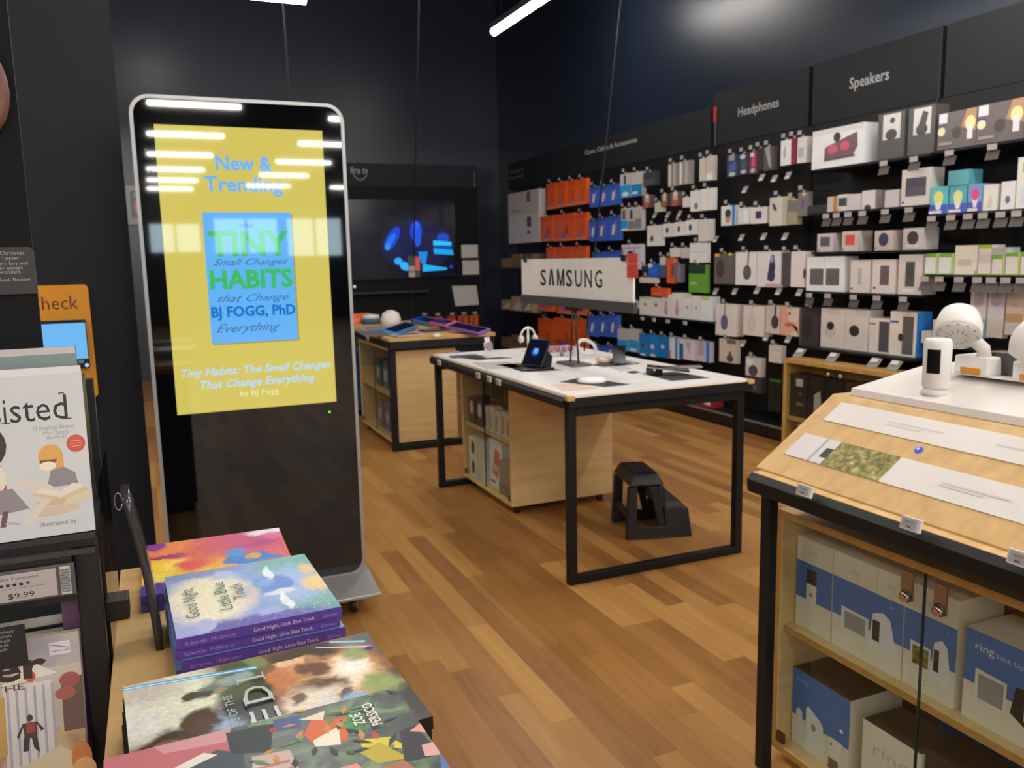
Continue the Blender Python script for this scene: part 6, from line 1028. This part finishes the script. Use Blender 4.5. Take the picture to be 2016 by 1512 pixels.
# ------------------------------------------------------------------ big screen wall unit at the back
UY = 12.0
lt, rt_ = at_y(600, 366, UY), at_y(941, 372, UY); zt = at_y(810, 367, UY).z
un = thing('media_wall_unit', 'black media wall unit holding the large blue lit screen', 'display unit', ((lt.x+rt_.x)/2, 12.1, 0))
MB().box((lt.x, UY, 0), (rt_.x, YB-.002, zt), mat('#0d0f14', .6, spec=.25)).build('back_panel', un)
MB().box((rt_.x-.025, UY-.03, 0), (rt_.x, UY, zt), mat('#14161b', .5)).build('side_trim', un)
q = at_y(760, 573, UY-.1); MB().box((lt.x+.1, UY-.25, q.z-.03), (at_y(835, 573, UY).x, UY, q.z), mat('#24262b', .5)).build('ledge', un)
MB().box((lt.x+.05, UY-.35, 0), (rt_.x-.05, UY, .55), mat('#131417', .5)).build('plinth', un)
q = at_y(706, 565, UY-.25); m = MB(); m.lathe([(.02, 0), (.015, .006)], (q.x, UY-.001, q.z), mat('#dfe6f0', .2, emit=.9), 10, (0,-1,0)); m.build('indicator', un)
tv = thing('television', 'large dark television showing blue glowing shapes on back wall', 'television', (3.0, UY-.04, 1.2))
a, b = at_y(660, 392, UY-.06), at_y(900, 546, UY-.06)
MB().box((a.x, UY-.055, b.z), (b.x, UY-.001, a.z), mat('#0b0c0f', .15)).build('casing', tv)
E1 = lambda c, e=1.: mat(c, .12, emit=e)
m = MB(); TY = UY-.056; P = lambda u, v, k: (at_y(u, v, TY).x, TY-.0006*k, at_y(u, v, TY).z)
def blob(pts, c, k): m.poly([P(u, v, k) for u, v in pts], c)
def oval(u, v, ru, rv, c, k, rot=0): blob([(u+ru*math.cos(t)*math.cos(rot)-rv*math.sin(t)*math.sin(rot), v+ru*math.cos(t)*math.sin(rot)+rv*math.sin(t)*math.cos(rot)) for t in [i*math.pi/10 for i in range(20)]], c, k)
m.box((a.x+.015, TY, b.z+.015), (b.x-.015, TY+.0008, a.z-.015), E1('#10131f', .8))
oval(820, 482, 72, 52, E1('#151d42', .8), 1); oval(825, 490, 55, 40, E1('#131a4a', .85), 2)
oval(772, 470, 11, 26, E1('#0f3fd0'), 3, .5); oval(769, 474, 6, 17, E1('#1670e8'), 4, .55); oval(763, 486, 5, 7, E1('#2a90ee'), 5)
oval(819, 455, 12, 20, E1('#1c3fd0'), 3); oval(822, 466, 7, 20, E1('#1d55e0'), 4); oval(819, 443, 6, 7, E1('#2f60ee'), 5)
oval(872, 468, 12, 9, E1('#1546b8'), 3); blob([(853, 473), (888, 476), (889, 484), (853, 483)], E1('#22c0f8'), 4); blob([(853, 489), (891, 492), (893, 502), (855, 500)], E1('#16a4ec'), 4); blob([(853, 484), (889, 486), (890, 491), (854, 489)], E1('#0a4ab8'), 4)
blob([(832, 520), (880, 527), (880, 531), (832, 535)], E1('#1cb0ee'), 4); blob([(823, 496), (842, 495), (838, 521), (829, 518)], E1('#1488e4'), 3)
oval(784, 514, 8, 7, E1('#2aa4f4'), 4); oval(797, 524, 10, 8, E1('#2cb4f6'), 5, .5); blob([(778, 514), (806, 524), (804, 536), (790, 524)], E1('#0f54d0'), 3); oval(888, 525, 3, 3, E1('#4a3ad0'), 4)
m.build('screen', tv)
for i, (u0, v0, u1, v1, lab) in enumerate([(908, 482, 941, 507, 'small white card, upper of two beside the television'), (910, 513, 943, 540, 'small white card, lower of two beside the television')]):
    a, b = at_y(u0, v0, UY-.03), at_y(u1, v1, UY-.03); tag(MB().box((a.x, UY-.034, b.z), (b.x, UY-.031, a.z), mat('#d6cec6', .5)).build('display_card'), lab, 'card', 'white cards beside the television')
pts = [at_y(u, v, UY-.06) for u, v in ((897, 603), (943, 600), (938, 562), (890, 563))]; tag(MB().prism(pts, (0, .012, 0), mat('#d3cbc4', .45)).build('display_card'), 'larger tilted white card below the two small cards', 'card', 'white cards beside the television')
sp_ = [(822, 624, 848, 648, '#a8322c'), (850, 624, 872, 648, '#b84030'), (881, 623, 898, 652, '#cc4a1e'), (902, 622, 923, 655, '#d0501c'), (925, 621, 943, 657, '#d8561e')]
for i, (u0, v0, u1, v1, c) in enumerate(sp_):
    y = UY-.14; a, b = at_y(u0, v0, y), at_y(u1, v1, y)
    m = MB(); m.box((a.x, y, b.z-.03), (b.x, y+.05, a.z), mat(c, .5), f=mat(c, .5)); m.art((a.x, y, b.z), (b.x-a.x, 0, 0), (0, 0, a.z-b.z), [('r', .3, .2, .5, .9, '#8f2a20'), ('r', .7, .1, .85, .8, '#e0723a')])
    tag(m.build('accessory_pack'), 'red-orange hanging pack under the television, %s from left' % ORD[i], 'pack', 'orange packs under the television')
    h = MB().tube([((a.x+b.x)/2, UY+.001, a.z+.02), ((a.x+b.x)/2, y-.03, a.z+.02)], .004, BLK, 5).build('peg_hook'); tag(h, 'black peg hook with pale tag under the television, %s from left' % ORD[i], 'hook', 'peg hooks under the television'); MB().box(((a.x+b.x)/2-.035, y-.034, a.z+.02), ((a.x+b.x)/2+.035, y-.03, a.z+.055), mat('#a8a19c', .5)).build('price_tag', h)
# sign over the screen
a, b = at_y(600, 320, YB), at_y(932, 366, YB-.05)
r = thing('header_sign', 'dark header board with small white lettering and arc over television', 'sign', ((a.x+b.x)/2, YB-.03, b.z))
MB().box((a.x, YB-.05, zt+.004), (b.x+.06, YB-.002, a.z+.01), mat('#22262f', .6, spec=.35)).build('board', r); MB().box((b.x+.0, YB-.06, zt+.004), (b.x+.03, YB-.05, at_y(932, 337, YB-.05).z), mat('#4d4f55', .45)).build('end_trim', r)
m = MB(); LW = mat('#a7a5a6', .5); p, q = at_y(690, 341, YB-.052), at_y(725, 343, YB-.052); m.text('fire tv', (p.x, YB-.0515, (p.z+q.z)/2), (1,0,0), (0,0,1), .1, LW, q.x-p.x, bold=.02)
m.tube([(p.x+.04+(q.x-p.x-.06)*t, YB-.053, p.z-.02-.075*math.sin(math.pi*t)) for t in [i/10 for i in range(11)]], .009, LW, 6); m.build('lettering', r)
# framed poster with a red picture glimpsed left of the kiosk
a, b = at_y(246, 366, YB-.05), at_y(300, 430, YB-.05); r = thing('monitor', 'small framed picture with red shape glimpsed left of the kiosk', 'monitor', (a.x+.2, YB-.05, b.z))
MB().box((a.x, YB-.06, b.z-.08), (b.x, YB-.002, a.z), mat('#8f8f90', .4)).build('frame', r); m = MB(); m.art((a.x+.05, YB-.061, b.z), (b.x-a.x-.1, 0, 0), (0, 0, a.z-b.z-.06), [('r', 0, 0, 1, 1, mat('#3a2a2c', .3, emit=.5)), ('e', .5, .4, .3, .3, mat('#b04a35', .3, emit=.6)), ('r', .2, .75, .9, .9, mat('#6a6a72', .3, emit=.5))]); m.build('picture', r)
# blue bin and birch post glimpsed right of the kiosk
a, b = at_x(700, 690, 1.55), at_x(722, 835, 1.55); p, q = at_y(701, 690, 8.6), at_y(721, 832, 8.6)
tag(MB().box((p.x-.3, 8.6, max(.0, q.z)), (q.x, 8.9, p.z), mat('#1f5f92', .5)).build('blue_bin'), 'tall blue box on floor glimpsed between kiosk and tablet table', 'box')
p, q = at_y(706, 806, 4.3), at_y(715, 1010, 4.3)
tag(MB().box((p.x-.14, 4.3, 0), (q.x-.002, 4.6, p.z), BIRCH).build('birch_stand', None, None, .01), 'low birch stand behind the kiosk, only its edge showing', 'stand')
# ------------------------------------------------------------------ step stool
st = thing('step_stool', 'black plastic two-step stool under the near end of white table', 'step stool', (2.45, 3.9, 0))
SW, SS = Vector((.067, .326, 0)), Vector((.331, -.093, 0)); SO = Vector((2.306, 3.787, 0)); sw, ss = SW.length, SS.length
T = frame(SO, SS, SW); STK = mat('#1b1b1d', .5, noise=.06)
H1, H2 = .365, .2
def slab(name, P, bev=.004): m = MB(T); m.hexa(P, STK); return m.build(name, st, None, bev)
slab('top_step', [(-.002, -.004, .3), (.2, -.004, .3), (.2, sw+.004, .3), (-.002, sw+.004, .3), (.028, .035, H1), (.168, .035, H1), (.168, sw-.035, H1), (.028, sw-.035, H1)], .01)
slab('front_slope', [(.17, .0, .17), (.215, .0, .17), (.215, sw, .17), (.17, sw, .17), (.165, .0, .29), (.2, .0, .29), (.2, sw, .29), (.165, sw, .29)])
slab('lower_step', [(.2, -.002, .15), (ss-.004, -.002, .15), (ss-.004, sw+.002, .15), (.2, sw+.002, .15), (.205, .02, H2), (ss-.05, .02, H2), (ss-.05, sw-.02, H2), (.205, sw-.02, H2)], .008)
slab('front_panel', [(ss-.022, -.012, 0), (ss+.014, -.012, 0), (ss+.014, sw+.012, 0), (ss-.022, sw+.012, 0), (ss-.05, 0, .16), (ss-.006, 0, .16), (ss-.006, sw, .16), (ss-.05, sw, .16)], .006)
for w0 in (0, sw-.042):
    k = -1 if w0 == 0 else 1; e = .012*k
    slab('leg', [(-.012, w0+e, 0), (.042, w0+e, 0), (.042, w0+.046+e, 0), (-.012, w0+.046+e, 0), (.002, w0, .29), (.05, w0, .29), (.05, w0+.042, .29), (.002, w0+.042, .29)])
    w1 = w0 if k < 0 else w0+.02
    slab('side_panel', [(ss-.13, w1+e, 0.), (ss-.02, w1+e, 0.), (ss-.02, w1+.022+e, 0.), (ss-.13, w1+.022+e, 0.), (.2, w1, .17), (ss-.04, w1, .17), (ss-.04, w1+.022, .17), (.2, w1+.022, .17)])
    slab('side_bar', [(.04, w1+e, .0), (ss-.12, w1+e, .0), (ss-.12, w1+.022+e, .0), (.04, w1+.022+e, .0), (.04, w1+e*.7, .075), (ss-.12, w1+e*.7, .06), (ss-.12, w1+.022+e*.7, .06), (.04, w1+.022+e*.7, .075)])
    slab('inner_strut', [(.175, w1, .05), (.215, w1, .05), (.215, w1+.022, .05), (.175, w1+.022, .05), (.115, w1, .29), (.16, w1, .29), (.16, w1+.022, .29), (.115, w1+.022, .29)])
slab('rear_brace', [(.0, .03, .1), (.022, .03, .1), (.022, sw-.03, .1), (.0, sw-.03, .1), (.002, .03, .145), (.024, .03, .145), (.024, sw-.03, .145), (.002, sw-.03, .145)])
# drop the builder's own bookkeeping
for o in bpy.data.objects:
    if '_base' in o: del o['_base']
